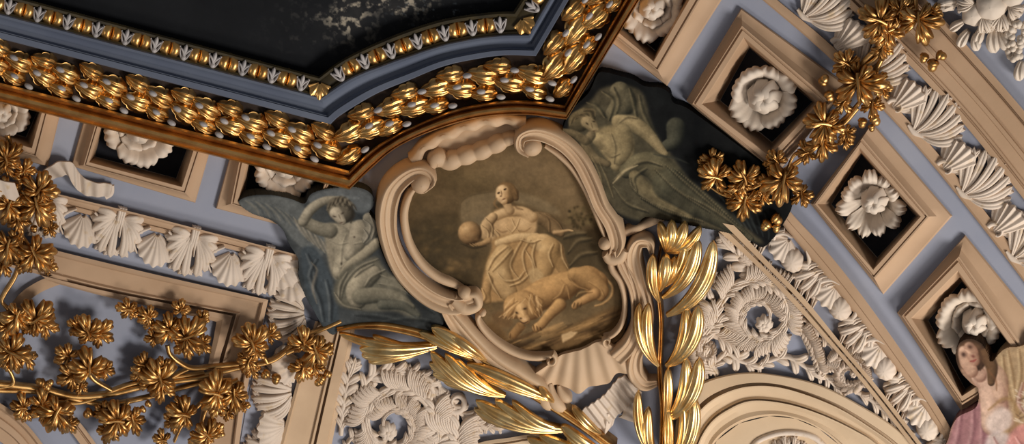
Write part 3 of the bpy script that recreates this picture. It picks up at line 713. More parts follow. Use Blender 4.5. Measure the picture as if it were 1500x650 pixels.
for (x, y, a, L) in ((1440, 26, 70, 26), (1466, 24, 100, 26), (1425, 8, 190, 26), (1478, 12, 40, 22), (1450, -6, 250, 30)):
    mb = MB(34); a_ = math.radians(a)
    for k in (-1, 0, 1):
        strand(mb, (x, y), (x + math.cos(a_ + k * .5) * L, y + math.sin(a_ + k * .5) * L), .12 * k, L * .17, 26, 24, 5, n=12, sec=sec_groove, lift=5, w0=.5, skirt=10)
    mb.build('leaf', M['rose'], t)
# ------------------------------------------------------------------ stucco cartouche round the grisaille
ct = thing('cartouche', 'large tan stucco scroll cartouche framing the painted woman with a lion', 'cartouche', 760, 370, 0)
SW = np.linspace(-1, 1, 21)
def sec_multi(s):
    """outer roll, shallow hollow, inner bead - the section of the scroll frame"""
    e = np.clip(1 - np.abs(s) ** 6, 0, 1) ** .5
    return e * (.55 + .38 * np.exp(-((s - .62) / .30) ** 2) + .30 * np.exp(-((s + .78) / .16) ** 2) - .22 * np.exp(-((s + .35) / .22) ** 2) - .10 * np.exp(-((s - .2) / .05) ** 2))
def sec_multi_r(s): return sec_multi(-s)
def cpart(name, fn, L=34, mat='cart', sharp=50):
    mb = MB(L); fn(mb); return mb.build(name, M[mat], ct, sharp=sharp)
# left C scroll with its volute
cpart('left_scroll', lambda mb: strip(mb, [(618, 275), (631, 262), (618, 249), (596, 256), (574, 280), (566, 318), (572, 360), (592, 402), (628, 435), (665, 448), (694, 440)],
      [7, 11, 14, 16, 16, 14, 14, 14, 15, 15, 9], [36, 34, 30, 28, 26, 26, 26, 26, 26, 28, 32], [12, 14, 16, 17, 17, 17, 17, 17, 17, 16, 10], sec=sec_multi, n=110, S=SW, skirt=26))
cpart('volute_eye', lambda mb: ball(mb, 617, 268, 34, 15, rh=16, n=24, m=14))
cpart('inner_rib', lambda mb: strip(mb, [(611, 275), (600, 290), (593, 312), (594, 338), (602, 365), (618, 390), (640, 409), (665, 420), (680, 428)],
      [3, 5.5, 6, 6, 6, 6, 6, 6, 3], 24, [5, 8, 8, 8, 8, 8, 5], n=70, skirt=22, S=SW))
cpart('small_scroll', lambda mb: ball(mb, 681, 429, 32, 11, 9, 13, ang=.5, n=20, m=12))
# lower left run
cpart('lower_left_run', lambda mb: strip(mb, [(652, 448), (664, 468), (690, 500), (722, 532), (760, 556), (790, 572), (808, 592)],
      [10, 15, 17, 18, 19, 15, 7], [26, 26, 26, 26, 26, 27, 28], [15, 16, 16, 16, 15, 13, 9], sec=sec_multi_r, n=80, S=SW, skirt=26))
cpart('inner_rib', lambda mb: strip(mb, [(706, 460), (700, 470), (708, 485), (726, 503), (750, 518), (775, 526), (798, 526), (812, 523)],
      [3, 4.5, 5, 5, 5, 5, 4.5, 3], 24, [6, 9, 9, 9, 9, 9, 7], n=60, S=SW, skirt=22))
cpart('small_scroll', lambda mb: ball(mb, 707, 459, 30, 5.5, rh=9))
cpart('small_scroll', lambda mb: volute(mb, 806, 528, 9, -1.2, .9, 3.5, 28, 8))
cpart('joining_scroll', lambda mb: strip(mb, [(664, 440), (682, 452), (700, 446), (697, 432), (686, 430)], [8, 10, 8, 6, 4], [28, 30, 32, 34, 34], [12, 14, 12, 10, 8], n=40, S=SW, skirt=24))
# top right C scroll
cpart('right_scroll', lambda mb: strip(mb, [(776, 224), (762, 214), (764, 199), (783, 193), (808, 200), (832, 216), (852, 240), (868, 272), (880, 302), (897, 330), (904, 358), (896, 378)],
      [6, 9, 12, 13, 13, 13, 13, 12.5, 12, 13, 13, 7], [36, 34, 32, 29, 27, 26, 26, 26, 26, 26, 27, 30], [10, 14, 16, 17, 17, 17, 17, 17, 17, 17, 16, 10], sec=sec_multi_r, n=120, S=SW, skirt=26))
cpart('volute_eye', lambda mb: ball(mb, 779, 215, 34, 15, 13, 15, n=24, m=14))
cpart('inner_rib', lambda mb: strip(mb, [(798, 216), (818, 230), (838, 250), (856, 279), (870, 310), (880, 335), (887, 352)],
      [3, 4, 4, 4, 4, 4, 3], 24, 8, n=60, S=SW, skirt=22))
cpart('small_scroll', lambda mb: ball(mb, 886, 357, 32, 10, 9, 12, n=18, m=12))
cpart('joining_scroll', lambda mb: strip(mb, [(886, 372), (894, 380), (908, 378), (916, 366)], [6, 9, 9, 6], 30, 11, n=24, S=SW, skirt=22))
# right lower run
cpart('right_run', lambda mb: strip(mb, [(905, 366), (912, 390), (926, 420), (932, 452), (931, 482), (921, 508), (902, 528)],
      [9, 9, 8, 8, 9, 12, 13], 26, [15, 14, 13, 13, 13, 12, 9], sec=sec_multi, n=70, S=SW, skirt=26))
cpart('inner_rib', lambda mb: strip(mb, [(893, 384), (897, 398), (908, 414), (914, 438), (914, 462), (908, 482), (896, 495), (884, 498)],
      [5, 5.5, 5, 4, 4, 4, 4, 3], 24, [8, 9, 9, 9, 8, 8, 7, 6], n=60, S=SW, skirt=22))
cpart('small_scroll', lambda mb: volute(mb, 890, 500, 8, 1.5, .9, 3.5, 28, 8, d=1))
# outer bracket right
cpart('outer_bracket', lambda mb: strip(mb, [(955, 372), (950, 358), (934, 358), (927, 378), (932, 408), (942, 440), (948, 470), (943, 500), (930, 528), (930, 552), (944, 568), (962, 566)],
      [4, 9, 13, 14, 12, 10, 9, 9, 10, 12, 12, 5], [28, 26, 24, 22, 20, 20, 20, 20, 20, 20, 20, 20], [8, 11, 13, 13, 12, 12, 12, 12, 12, 12, 10, 6], sec=sec_multi, n=110, S=SW, skirt=20))
cpart('diagonal_bar', lambda mb: strip(mb, [(905, 345), (935, 334), (975, 316)], [7, 6, 7], 14, 7, n=20, skirt=14), L=18)
# great shell at the foot
def foot_shell(mb):
    th = np.linspace(0, 1, 60)[None]; rho = np.linspace(0, 1, 16)[:, None]
    top = cr([(806, 532), (822, 520), (852, 512), (880, 500), (906, 512)], 60)
    bot = cr([(775, 553), (800, 567), (822, 563), (846, 575), (868, 564), (890, 562), (902, 548), (922, 545), (930, 522)], 60)
    X = top[:, 0][None] * (1 - rho) + bot[:, 0][None] * rho; Y = top[:, 1][None] * (1 - rho) + bot[:, 1][None] * rho
    H = 24 + 8 * np.sin(rho * PI * .8) * np.sin(th * PI) + 2.4 * np.cos(th * PI * 14) * (.3 + .7 * rho) - 3 * rho
    mb.grid(X, Y, H, 22)
cpart('foot_shell', foot_shell, L=24)
cpart('foot_fold', lambda mb: (tongue(mb, (790, 566), (812, 598), .18, 10, 22, 26, 9, lift=3, skirt=18), tongue(mb, (806, 562), (830, 599), .35, 9, 24, 28, 9, lift=4, skirt=20), tongue(mb, (818, 566), (838, 588), .3, 7, 22, 24, 8, skirt=18)), L=26)
# crest between the two volutes: wavy outer lip over a dark hollow, billowed inner roll
def crest_outer(mb):
    P = cr([(604, 236), (628, 212), (655, 198), (690, 184), (730, 177), (770, 181)], 90)
    q = np.linspace(0, 1, 90); T = np.gradient(P, axis=0); T /= np.linalg.norm(T, axis=1, keepdims=True); N = np.stack([-T[:, 1], T[:, 0]], 1)
    s = np.linspace(-1, 1, 11)[None]
    wav = 2.2 * np.sin(q * PI * 11)[:, None]
    o = wav * (.3 + .7 * (s > -.2)) + s * 8
    X = P[:, 0][:, None] + N[:, 0][:, None] * o; Y = P[:, 1][:, None] + N[:, 1][:, None] * o
    H = 22 + 8 * np.sqrt(np.clip(1 - s * s, 0, 1)) + 2.5 * np.cos(q * PI * 11)[:, None] + 0 * s
    mb.grid(X, Y, H, 20)
cpart('crest_lip', crest_outer, L=26)
def crest_inner(mb):
    P = cr([(632, 243), (640, 233), (656, 238), (680, 231), (705, 223), (730, 212), (750, 203), (762, 200)], 110)
    q = np.linspace(0, 1, 110); T = np.gradient(P, axis=0); T /= np.linalg.norm(T, axis=1, keepdims=True); N = np.stack([-T[:, 1], T[:, 0]], 1)
    s = np.linspace(-1, 1, 13)[None]
    o = s * (11 + 2.5 * np.abs(np.sin(q * PI * 6)))[:, None] * np.interp(q, [0, .1, .8, 1], [.7, 1, .9, .4])[:, None]
    X = P[:, 0][:, None] + N[:, 0][:, None] * o; Y = P[:, 1][:, None] + N[:, 1][:, None] * o
    H = 22 + 12 * np.sqrt(np.clip(1 - s * s, 0, 1)) + 3 * np.abs(np.sin(q * PI * 6))[:, None] + 0 * s
    mb.grid(X, Y, H, 20)
cpart('crest_roll', crest_inner, L=28)
cpart('crest_backing', lambda mb: strip(mb, [(606, 246), (640, 216), (690, 200), (740, 190), (765, 190)], 15, 10, 3, n=40, skirt=10), L=10)
# ------------------------------------------------------------------ gilt palm branches
def frond(mb, p0, p1, bend, w, wk=1.45, h0=34, h1=44, amp=6, lift=8):
    tongue(mb, p0, p1, bend, w * wk, h0, h1, amp, n=24, sec=lambda s: np.sqrt(np.clip(1 - s * s, 0, 1)) * .7 + .45 * np.exp(-((s + .1) / .3) ** 2) - .22 * np.exp(-((s - .45) / .12) ** 2) - .18 * np.exp(-((s + .6) / .10) ** 2), tc=.64, w0=.22, lift=lift, skirt=8, S=np.linspace(-1, 1, 17), point=.5)
def palm(label, stem, sw, groups, loc):
    t = thing('palm_branch', label, 'gilt branch', loc[0], loc[1], 10, 'gilt palm branches')
    mb = MB(34); strip(mb, stem, sw, 28, 7, n=60, S=np.linspace(-1, 1, 13), sec=sec_groove, skirt=24); mb.build('stem', M['goldd'], t)
    for (b, tips) in groups:
        for i, tp in enumerate(tips):
            x, y, w, bend = tp[:4]; hh = tp[4] if len(tp) > 4 else 0
            bb = tp[5] if len(tp) > 5 else b
            mb = MB(40 + hh); frond(mb, bb, (x, y), bend * 1.25, w, 1.22, 32 + hh, 40 + hh); mb.build('frond', M['goldb'], t)
    return t
palm('left gilt palm branch running under the painted winged youth down to the bottom edge',
     [(494, 484), (530, 479), (572, 481), (634, 497), (700, 530), (767, 570), (834, 612), (900, 660)], [3, 6, 7, 8, 8, 8, 7, 6],
     [((640, 512), [(530, 499, 7, -.06, 2), (527, 512, 8, -.04, 6), (530, 522, 7.5, .02, 4), (540, 531, 6.5, .05, 0), (546, 493, 5, -.10, 0)]),
      ((648, 505), [(497, 489, 5, -.10, -2)]),
      ((740, 584), [(631, 517, 8, -.12, 8), (629, 533, 9, .02, 4), (634, 548, 8.5, .10, 0), (650, 560, 8, .14, -4), (652, 520, 7, -.12, 10), (668, 528, 6, -.10, 8)]),
      ((835, 634), [(697, 588, 8, -.10, 8), (695, 600, 8, -.06, 4), (703, 610, 8, .02, 2), (722, 621, 6.5, .08, 0), (725, 587, 7, -.12, 6), (750, 588, 6, -.14, 4)]),
      ((890, 672), [(772, 642, 7, -.08, 4), (790, 638, 7, -.06, 6), (777, 652, 6, .0, 0), (822, 624, 7, -.02, 4), (830, 640, 6, -.02, 0)]),
      ((712, 532), [(632, 480, 8, .04, 0), (660, 492, 6, .04, 4), (614, 487, 6, .02, -4)]),
      ((815, 594), [(684, 534, 7, .05, 2), (700, 548, 7, .06, -2), (790, 566, 4, .0, 0)]),
      ((880, 640), [(838, 596, 5, .0, 0)])], (700, 540))
palm('right gilt palm branch rising upright between the cartouche and the scrollwork panel',
     [(968, 668), (970, 600), (966, 540), (968, 470), (962, 410), (968, 360)], [4, 4, 4, 3.5, 3, 2],
     [((974, 372), [(965, 327, 6, .12, 2), (983, 324, 7, .14, 4), (1003, 326, 7.5, .18, 2), (1026, 333, 7, .2, -2)]),
      ((976, 466), [(1044, 354, 10, .22, 8), (1022, 352, 9, .20, 4, (970, 440)), (1046, 374, 9, .20, 4), (1040, 392, 7.5, .16, 0), (1030, 408, 6.5, .12, -2), (1005, 350, 7, .18, -2, (968, 425))]),
      ((966, 446), [(957, 374, 7, -.12, 4), (975, 374, 8, .10, 6, (965, 430)), (988, 376, 6, .18, 0, (968, 420))]),
      ((975, 540), [(1022, 450, 10, .22, 8), (1004, 450, 8, .2, 4), (1022, 465, 8, .2, 3), (1018, 482, 7.5, .16, 0), (1014, 500, 6, .1, -2)]),
      ((964, 540), [(936, 446, 7, -.16, 4), (950, 446, 7.5, -.14, 7), (943, 475, 5, -.12, 0)]),
      ((974, 620), [(1024, 526, 9.5, .22, 8), (1004, 526, 8, .2, 4), (1025, 542, 8, .2, 3), (1020, 560, 7, .16, 0), (1012, 575, 6, .1, -2), (978, 540, 6, .05, 5)]),
      ((976, 690), [(1016, 584, 9, .2, 8), (1000, 586, 7.5, .2, 4), (1020, 602, 8, .18, 3), (1018, 622, 7, .16, 0), (1012, 640, 6, .1, -2), (978, 600, 6, .05, 5)]),
      ((962, 680), [(935, 574, 6.5, -.14, 5), (950, 598, 6.5, -.12, 7), (942, 620, 5, -.10, 0)])], (970, 500))
# ------------------------------------------------------------------ gilt vine garlands
def garland(label, leaves, stems, acorns, loc, seed):
    t = thing('vine_garland', label, 'gilt garland', loc[0], loc[1], 20, 'gilt vine garlands')
    for i, st in enumerate(stems):
        w = st[0]; hh = st[1]
        mb = MB(hh + 6); strip(mb, st[2:], [w, w * .85, w * .7], hh, w * 1.1, n=14 * max(2, len(st) - 2), S=S9, skirt=5); mb.build('stem', M['gold_v'], t)
    for i, l in enumerate(leaves):
        x, y, r, a = l[:4]; hh = l[4] if len(l) > 4 else 34
        mb = MB(hh + 6)
        g_ = random.Random(seed * 100 + i)
        # (x,y) is the middle of the leaf; the stalk joins behind it
        bx = x - .34 * r * math.cos(math.radians(a)); by = y - .34 * r * math.sin(math.radians(a))
        vine_leaf(mb, bx, by, r * 1.06, a, hh, rise=.46, tilt=(g_.uniform(-.06, .16), g_.uniform(-.14, .14)), seed=seed * 100 + i, n=180, m=12)
        lf = mb.build('vine_leaf', M['gold_v'], t)
        mb = MB(hh + 8)
        strip(mb, [(bx - r * .30 * math.cos(math.radians(a + 12)), by - r * .30 * math.sin(math.radians(a + 12))), (bx, by), (bx + r * .5 * math.cos(math.radians(a)), by + r * .5 * math.sin(math.radians(a)))], [r * .07, r * .06, .8], [hh + 1, hh + r * .2, hh + r * .38], 2.2, n=10, skirt=3)
        mb.build('leaf_stalk', M['gold_v'], lf)
    for i, (x, y, r, a) in enumerate(acorns):
        a_ = math.radians(a); mb = MB(34)
        ball(mb, x, y, 34, r * .86, r * .74, r * .8, ang=a_, n=16, m=10); ac = mb.build('acorn', M['gold_v'], t)
        mb = MB(34); ball(mb, x - math.cos(a_) * r * .5, y - math.sin(a_) * r * .5, 34, r * .62, r * .92, r * .92, ang=a_, n=16, m=10, ribs=8, rib=.04); mb.build('acorn_cup', M['goldd'], ac)
    return t
garland('gilt vine garland with acorns sweeping across the coffers at the upper right',
 [(1278, 26, 38, 205, 44), (1292, 52, 30, 150, 36), (1310, 20, 26, 250, 34), (1347, 42, 36, 80, 50), (1368, 22, 20, 20, 42), (1292, 78, 20, 95, 32), (1322, 10, 24, -60, 40),
  (1234, 90, 26, 215, 40), (1248, 112, 28, 190, 38), (1260, 135, 42, 75, 52), (1292, 125, 22, 20, 34), (1296, 138, 16, 60, 30), (1278, 163, 22, 85, 34), (1232, 158, 18, 120, 32),
  (1196, 180, 36, 190, 48), (1215, 196, 26, 80, 44), (1242, 200, 16, 60, 30), (1204, 220, 28, 95, 40), (1176, 226, 20, 170, 30), (1238, 212, 14, 90, 28),
  (1134, 233, 20, 230, 36), (1124, 242, 14, 180, 30), (1147, 276, 36, 95, 50), (1124, 268, 24, 200, 34), (1176, 292, 20, 70, 32), (1116, 296, 16, 100, 28),
  (1088, 254, 30, 250, 44), (1080, 275, 22, 150, 34), (1090, 306, 28, 95, 34), (1072, 294, 18, 140, 28), (1040, 258, 30, 200, 44), (1043, 230, 19, 265, 32), (1052, 244, 20, 285, 34), (1028, 240, 13, 210, 28)],
 [(4.5, 30, (1345, -10), (1318, 30), (1296, 62), (1268, 88), (1250, 112)), (3.5, 28, (1328, -8), (1312, 20), (1304, 50), (1284, 84), (1262, 100)), (4, 26, (1306, 60), (1285, 100), (1260, 150), (1226, 186), (1196, 214)),
  (3.5, 30, (1256, 160), (1232, 185), (1208, 178)), (3.5, 26, (1200, 212), (1168, 240), (1130, 262), (1094, 280), (1060, 280), (1046, 268)), (2.8, 30, (1190, 224), (1165, 228), (1152, 250)), (2.5, 28, (1130, 262), (1108, 270), (1090, 262)), (2.5, 28, (1124, 280), (1096, 286), (1062, 288), (1040, 276)), (3.5, 34, (1340, -8), (1341, 12), (1346, 30))],
 [(1208, 116, 9, -60), (1216, 142, 9, 70), (1263, 181, 8, 100), (1283, 177, 9, 60), (1277, 188, 6, 80), (1353, 86, 8, 110), (1366, 97, 10, 100), (1380, 82, 8.5, 20), (1121, 331, 9, 130), (1139, 322, 9, 40), (1137, 335, 7, 90)], (1200, 180), 3)
garland('gilt vine branch with berries spreading across the blue panel toward the pilaster at lower left',
 [(127, 482, 28, 250, 44), (110, 478, 18, 200, 34), (153, 494, 27, 25, 40), (130, 532, 36, 262, 50), (94, 520, 22, 215, 34), (100, 556, 24, 160, 34), (118, 572, 14, 110, 30), (158, 545, 18, 20, 42),
  (183, 454, 20, 190, 36), (197, 461, 12, 40, 30), (213, 462, 20, 215, 34), (216, 478, 14, 120, 30), (267, 451, 17, 290, 36), (240, 482, 28, 200, 40), (222, 498, 16, 170, 30), (282, 490, 34, -35, 50), (275, 512, 22, 70, 38), (298, 466, 14, -50, 30), (300, 508, 18, 40, 34), (250, 470, 14, 270, 34),
  (206, 534, 22, 210, 32), (200, 552, 14, 150, 28), (232, 548, 34, 250, 46), (238, 578, 22, 95, 40), (244, 536, 18, -40, 44), (216, 566, 16, 150, 34),
  (308, 574, 34, 205, 50), (318, 600, 20, 110, 36), (345, 588, 26, 80, 38), (333, 612, 14, 100, 30), (357, 600, 13, 60, 28),
  (367, 496, 34, 250, 50), (398, 488, 18, -60, 34), (362, 536, 20, 120, 34), (372, 548, 16, 60, 30), (356, 524, 12, 200, 28), (380, 520, 16, 30, 34),
  (445, 498, 26, 265, 44), (468, 524, 30, 60, 48), (442, 548, 22, 110, 36), (480, 512, 15, -40, 38), (430, 508, 14, 200, 30), (462, 545, 18, 80, 34),
  (62, 588, 24, 265, 40), (28, 598, 22, 190, 34), (38, 612, 14, 120, 28), (78, 616, 34, 120, 48), (104, 628, 18, 60, 34), (60, 608, 20, 170, 34),
  (162, 616, 34, 190, 48), (160, 640, 22, 110, 40), (198, 624, 24, 70, 40), (148, 602, 16, 220, 34),
  (262, 606, 30, 200, 42), (268, 590, 16, -60, 34), (250, 622, 18, 150, 34), (234, 646, 18, 190, 34), (300, 634, 26, 230, 42), (318, 630, 16, 320, 34), (286, 646, 16, 150, 34), (304, 650, 14, 80, 34)],
 [(4.5, 26, (-10, 564), (60, 572), (108, 583), (160, 580), (222, 566), (290, 556), (345, 542), (400, 530), (440, 500), (500, 472)), (3.5, 24, (-10, 574), (70, 578), (150, 595), (215, 585), (290, 565), (340, 560)),
  (3, 26, (70, 588), (120, 592), (190, 566), (250, 556), (300, 548)), (3.5, 32, (246, 508), (250, 522), (264, 534), (282, 542), (310, 540), (350, 536)), (3.5, 30, (130, 548), (140, 560), (164, 574)), (2.5, 28, (104, 600), (84, 590), (96, 590)), (3, 28, (190, 590), (176, 606), (168, 612)),
  (2.5, 28, (245, 560), (266, 548), (280, 542)), (3, 28, (350, 560), (330, 568), (318, 574)), (2.6, 28, (340, 570), (300, 590), (270, 622), (256, 650)), (2.6, 28, (310, 590), (300, 610), (296, 630)), (3, 30, (392, 534), (384, 520), (370, 508)), (3, 34, (420, 520), (445, 510), (470, 512)), (2.6, 28, (100, 588), (70, 605), (60, 612))],
 [(58, 559, 7.5, 200), (69, 567, 7.5, 40), (64, 575, 7.5, 110), (74, 560, 6, 320), (388, 549, 7.5, 140), (404, 556, 8, 100), (470, 556, 7.5, 120), (481, 548, 6.5, 20), (466, 560, 7, 150), (210, 600, 5.5, 40), (218, 592, 5.5, 40), (128, 606, 8, 140)], (230, 560), 5)
garland('gilt vine spray hanging along the left edge of the photo across the white shell band',
 [(6, 225, 32, 250, 44), (12, 250, 22, 60, 36), (38, 246, 20, 290, 40), (30, 262, 16, 200, 34), (60, 272, 30, 290, 48), (72, 285, 22, 10, 40), (58, 312, 34, 70, 50), (74, 318, 20, 30, 36), (38, 298, 20, 160, 36), (10, 312, 32, 110, 46), (28, 330, 22, 80, 36), (2, 280, 26, 200, 40), (76, 340, 14, 60, 30),
  (10, 372, 32, 100, 46), (56, 382, 34, 60, 48), (34, 392, 18, 120, 34), (74, 392, 16, 10, 32), (2, 395, 20, 120, 34), (20, 350, 18, 250, 36),
  (60, 462, 34, -50, 46), (74, 480, 24, 20, 40), (48, 482, 20, 70, 36), (22, 474, 30, 110, 44), (4, 482, 22, 170, 36),
  (28, 520, 34, 10, 46), (14, 508, 20, 250, 36), (42, 530, 20, 60, 36), (4, 530, 22, 150, 36)],
 [(4, 28, (12, 200), (26, 250), (32, 310), (32, 370), (24, 405), (8, 432), (4, 445), (18, 458), (36, 462)), (3, 26, (18, 230), (36, 262), (52, 290)), (3, 30, (40, 456), (20, 462), (4, 446)), (3.5, 28, (-10, 536), (10, 540), (20, 556), (18, 566), (0, 570)), (3, 30, (30, 345), (44, 362), (52, 372))],
 [(58, 300, 8, 30), (50, 336, 6, 80), (14, 350, 6, 200)], (30, 320), 9)
# ------------------------------------------------------------------ white ribbons
def ribbon(t, name, edge_a, edge_b, h, ripple=2.0, nr=8, n=60, mat='white', sk=4):
    a = cr(edge_a, n); b = cr(edge_b, n); s = np.linspace(0, 1, 9)[:, None]
    X = a[:, 0] * (1 - s) + b[:, 0] * s; Y = a[:, 1] * (1 - s) + b[:, 1] * s
    q = np.linspace(0, 1, n); hh = np.interp(q, np.linspace(0, 1, len(h)), h)
    mb = MB(float(np.mean(h))); mb.grid(X, Y, hh[None] + ripple * np.cos(q * PI * nr)[None] + 0 * s, sk)
    return mb.build(name, M[mat], t)
t = thing('ribbon', 'curled white stucco ribbon under the fully seen coffer at left', 'ribbon', 110, 265, 5, 'white stucco ribbons')
ribbon(t, 'ribbon_loop', [(60, 256), (78, 240), (92, 235), (106, 238), (118, 256), (134, 266), (164, 270)], [(76, 266), (90, 258), (98, 256), (110, 274), (124, 286), (142, 288), (160, 288)], [10, 20, 22, 14, 18, 16], 1.6, 12)
mb = MB(16); strip(mb, [(165, 272), (163, 284), (154, 289)], [3, 4, 5], 12, 4, n=14); mb.build('curled_end', M['white'], t)
t = thing('ribbon', 'short white ribbon end crossing the gilt leaves at the left photo edge', 'ribbon', 12, 280, 40, 'white stucco ribbons')
ribbon(t, 'ribbon_band', [(-12, 262), (10, 266), (22, 269)], [(-10, 286), (12, 291), (32, 297)], [50, 52, 50], 1.2, 3)
t = thing('ribbon', 'pleated white stucco ribbon below the cartouche shell, folded toward the left palm stem', 'ribbon', 890, 590, 5, 'white stucco ribbons')
ribbon(t, 'pleated_band', [(853, 601), (872, 588), (888, 574), (905, 556), (915, 552)], [(878, 634), (892, 620), (908, 604), (926, 590), (940, 578)], [16, 18, 22, 18, 14], 2.4, 15)
ribbon(t, 'folded_end', [(878, 606), (890, 604), (901, 612)], [(870, 640), (884, 636), (898, 622)], [12, 18, 14], 1.0, 4)
ribbon(t, 'hanging_end', [(916, 566), (915, 585), (912, 606), (906, 612)], [(938, 572), (940, 590), (936, 612), (940, 624)], [12, 14, 12, 12], 2.0, 7)
ribbon(t, 'under_fold', [(851, 615), (862, 626), (874, 642)], [(872, 606), (880, 620), (888, 634)], [8, 8, 8], .6, 3, mat='rose')
# ------------------------------------------------------------------ flat paintings (frescoes), brushed into the plaster
def fbm(X, Y, scale, seed, octv=5, stretch=1.0):
    r = np.random.RandomState(seed); out = np.zeros(X.shape); amp = 1; tot = 0
    for o in range(octv):
        k = 64; G = r.rand(k, k)
        x = X / scale * 2 ** o; y = Y / (scale * stretch) * 2 ** o
        xi = np.floor(x).astype(int); yi = np.floor(y).astype(int); fx = x - xi; fy = y - yi
        fx = fx * fx * (3 - 2 * fx); fy = fy * fy * (3 - 2 * fy)
        a = G[xi % k, yi % k]; b = G[(xi + 1) % k, yi % k]; c = G[xi % k, (yi + 1) % k]; d = G[(xi + 1) % k, (yi + 1) % k]
        out += amp * ((a * (1 - fx) + b * fx) * (1 - fy) + (c * (1 - fx) + d * fx) * fy); tot += amp; amp *= .55
    return out / tot
class Canvas:
    """brush work in grid units; colours are 0-255 paint tones"""
    def __init__(s, x0, y0, x1, y1, res, base):
        s.res = res
        s.x = np.arange(x0, x1 + res, res); s.y = np.arange(y0, y1 + res, res)
        s.X, s.Y = np.meshgrid(s.x, s.y); s.I = np.zeros(s.X.shape + (3,)) + np.array(base, float)
        s.light = np.array([-.45, -.45, .77])
    def sl(s, pts, pad):
        P = np.asarray(pts, float)
        i0 = int(max(0, (P[:, 0].min() - pad - s.x[0]) / s.res)); i1 = int(min(len(s.x), (P[:, 0].max() + pad - s.x[0]) / s.res + 2))
        j0 = int(max(0, (P[:, 1].min() - pad - s.y[0]) / s.res)); j1 = int(min(len(s.y), (P[:, 1].max() + pad - s.y[0]) / s.res + 2))
        return slice(j0, max(j1, j0 + 1)), slice(i0, max(i1, i0 + 1))
    def put(s, sl, m, c):
        m = m[..., None]; s.I[sl] = s.I[sl] * (1 - m) + np.asarray(c, float) * m
    def limb(s, pts, rad, dark, light, edge=2.6, alpha=1.0):
        """rounded form along a run of joints, modelled in dark to light tones"""
        n = 16 * (len(pts) - 1) + 1
        P = cr(pts, n); R = np.interp(np.linspace(0, 1, n), np.linspace(0, 1, len(rad)), rad)
        sl = s.sl(P, max(rad) + 2); X = s.X[sl]; Y = s.Y[sl]
        best = np.full(X.shape, 9.0); nx = np.zeros(X.shape); ny = np.zeros(X.shape)
        for (px, py), r in zip(P[:, :2], R):
            dx = (X - px) / r; dy = (Y - py) / r; d = np.sqrt(dx * dx + dy * dy); b = d < best
            best = np.where(b, d, best); nx = np.where(b, dx, nx); ny = np.where(b, dy, ny)
        nz = np.sqrt(np.clip(1 - best ** 2, 0, 1)); sh = np.clip(nx * s.light[0] + ny * s.light[1] + nz * s.light[2], 0, 1)
        sh = sh ** 1.1
        m = np.clip((1 - best) * float(np.mean(rad)) / edge, 0, 1) * alpha
        s.put(sl, m, np.array(dark, float) * (1 - sh[..., None]) + np.array(light, float) * sh[..., None])
    def poly(s, pts, c, soft=1.2, alpha=1.0, smooth=True):
        P = cr(pts, 8 * len(pts), closed=True) if smooth else np.array(pts, float)
        sl = s.sl(P, soft + 2); X = s.X[sl]; Y = s.Y[sl]
        ins = inside(X, Y, P).astype(float)
        k = max(1, int(round(soft / s.res)))
        for ax in (0, 1):
            for _ in range(2):
                A = np.cumsum(np.pad(ins, [(k + 1, k) if a == ax else (0, 0) for a in (0, 1)], mode='edge'), axis=ax)
                ins = (np.take(A, range(2 * k + 1, A.shape[ax]), ax) - np.take(A, range(0, A.shape[ax] - 2 * k - 1), ax)) / (2 * k + 1)
        s.put(sl, ins * alpha, c)
    def stroke(s, pts, w, c, alpha=.8, taper=True, hard=2.0):
        n = 10 * len(pts)
        P = cr(pts, n); sl = s.sl(P, w * 3 + 1); X = s.X[sl]; Y = s.Y[sl]; best = np.full(X.shape, 99.0)
        for i, (px, py) in enumerate(P[:, :2]):
            ww = w * (.35 + .65 * math.sin(PI * (i + .5) / n)) if taper else w
            best = np.minimum(best, ((X - px) ** 2 + (Y - py) ** 2) / (ww * ww))
        s.put(sl, alpha * np.exp(-best ** (hard / 2)), c)
    def blob(s, x, y, rx, ry, c, alpha=.7, ang=0, hard=2.0):
        sl = s.sl([(x, y)], max(rx, ry) * 2.6); X = s.X[sl] - x; Y = s.Y[sl] - y; ca, sa = math.cos(ang), math.sin(ang)
        d = ((X * ca + Y * sa) / rx) ** 2 + ((-X * sa + Y * ca) / ry) ** 2
        s.put(sl, alpha * np.exp(-d ** (hard / 2)), c)
    def folds(s, lines, dark, light, w=2.2, off=(-2, -2), a=.6):
        for l in lines:
            s.stroke(l, w, dark, a); s.stroke([(x + off[0], y + off[1]) for x, y in l], w * .8, light, a * .8)
    def grain(s, scale, amt, seed, stretch=1.0):
        s.I *= (1 + amt * (fbm(s.X, s.Y, scale, seed, 5, stretch) - .5) * 2)[..., None]
    def build(s, name, outline, h, thick, parent=None, gain=1.0, smooth=True, tint=(1, 1, 1), sat=1.0, con=1.0):
        gm = s.I.mean(-1, keepdims=True); s.I = gm + (s.I - gm) * sat; s.I = 96 + (s.I - 96) * con
        P = cr(outline, 14 * len(outline), closed=True) if smooth else np.array(outline, float)
        cxm = s.X[:-1, :-1] + s.res / 2; cym = s.Y[:-1, :-1] + s.res / 2; keep = inside(cxm, cym, P)
        I = np.arange(s.X.size).reshape(s.X.shape)
        F = np.stack([I[:-1, :-1], I[:-1, 1:], I[1:, 1:], I[1:, :-1]], -1)[keep]
        used = np.unique(F); remap = -np.ones(s.X.size, int); remap[used] = np.arange(len(used)); F = remap[F]
        W0 = shell(s.X.ravel()[used], s.Y.ravel()[used], h); W1 = shell(s.X.ravel()[used], s.Y.ravel()[used], h - thick, h)
        E = np.vstack([F[:, [0, 1]], F[:, [1, 2]], F[:, [2, 3]], F[:, [3, 0]]]); key = np.sort(E, 1)
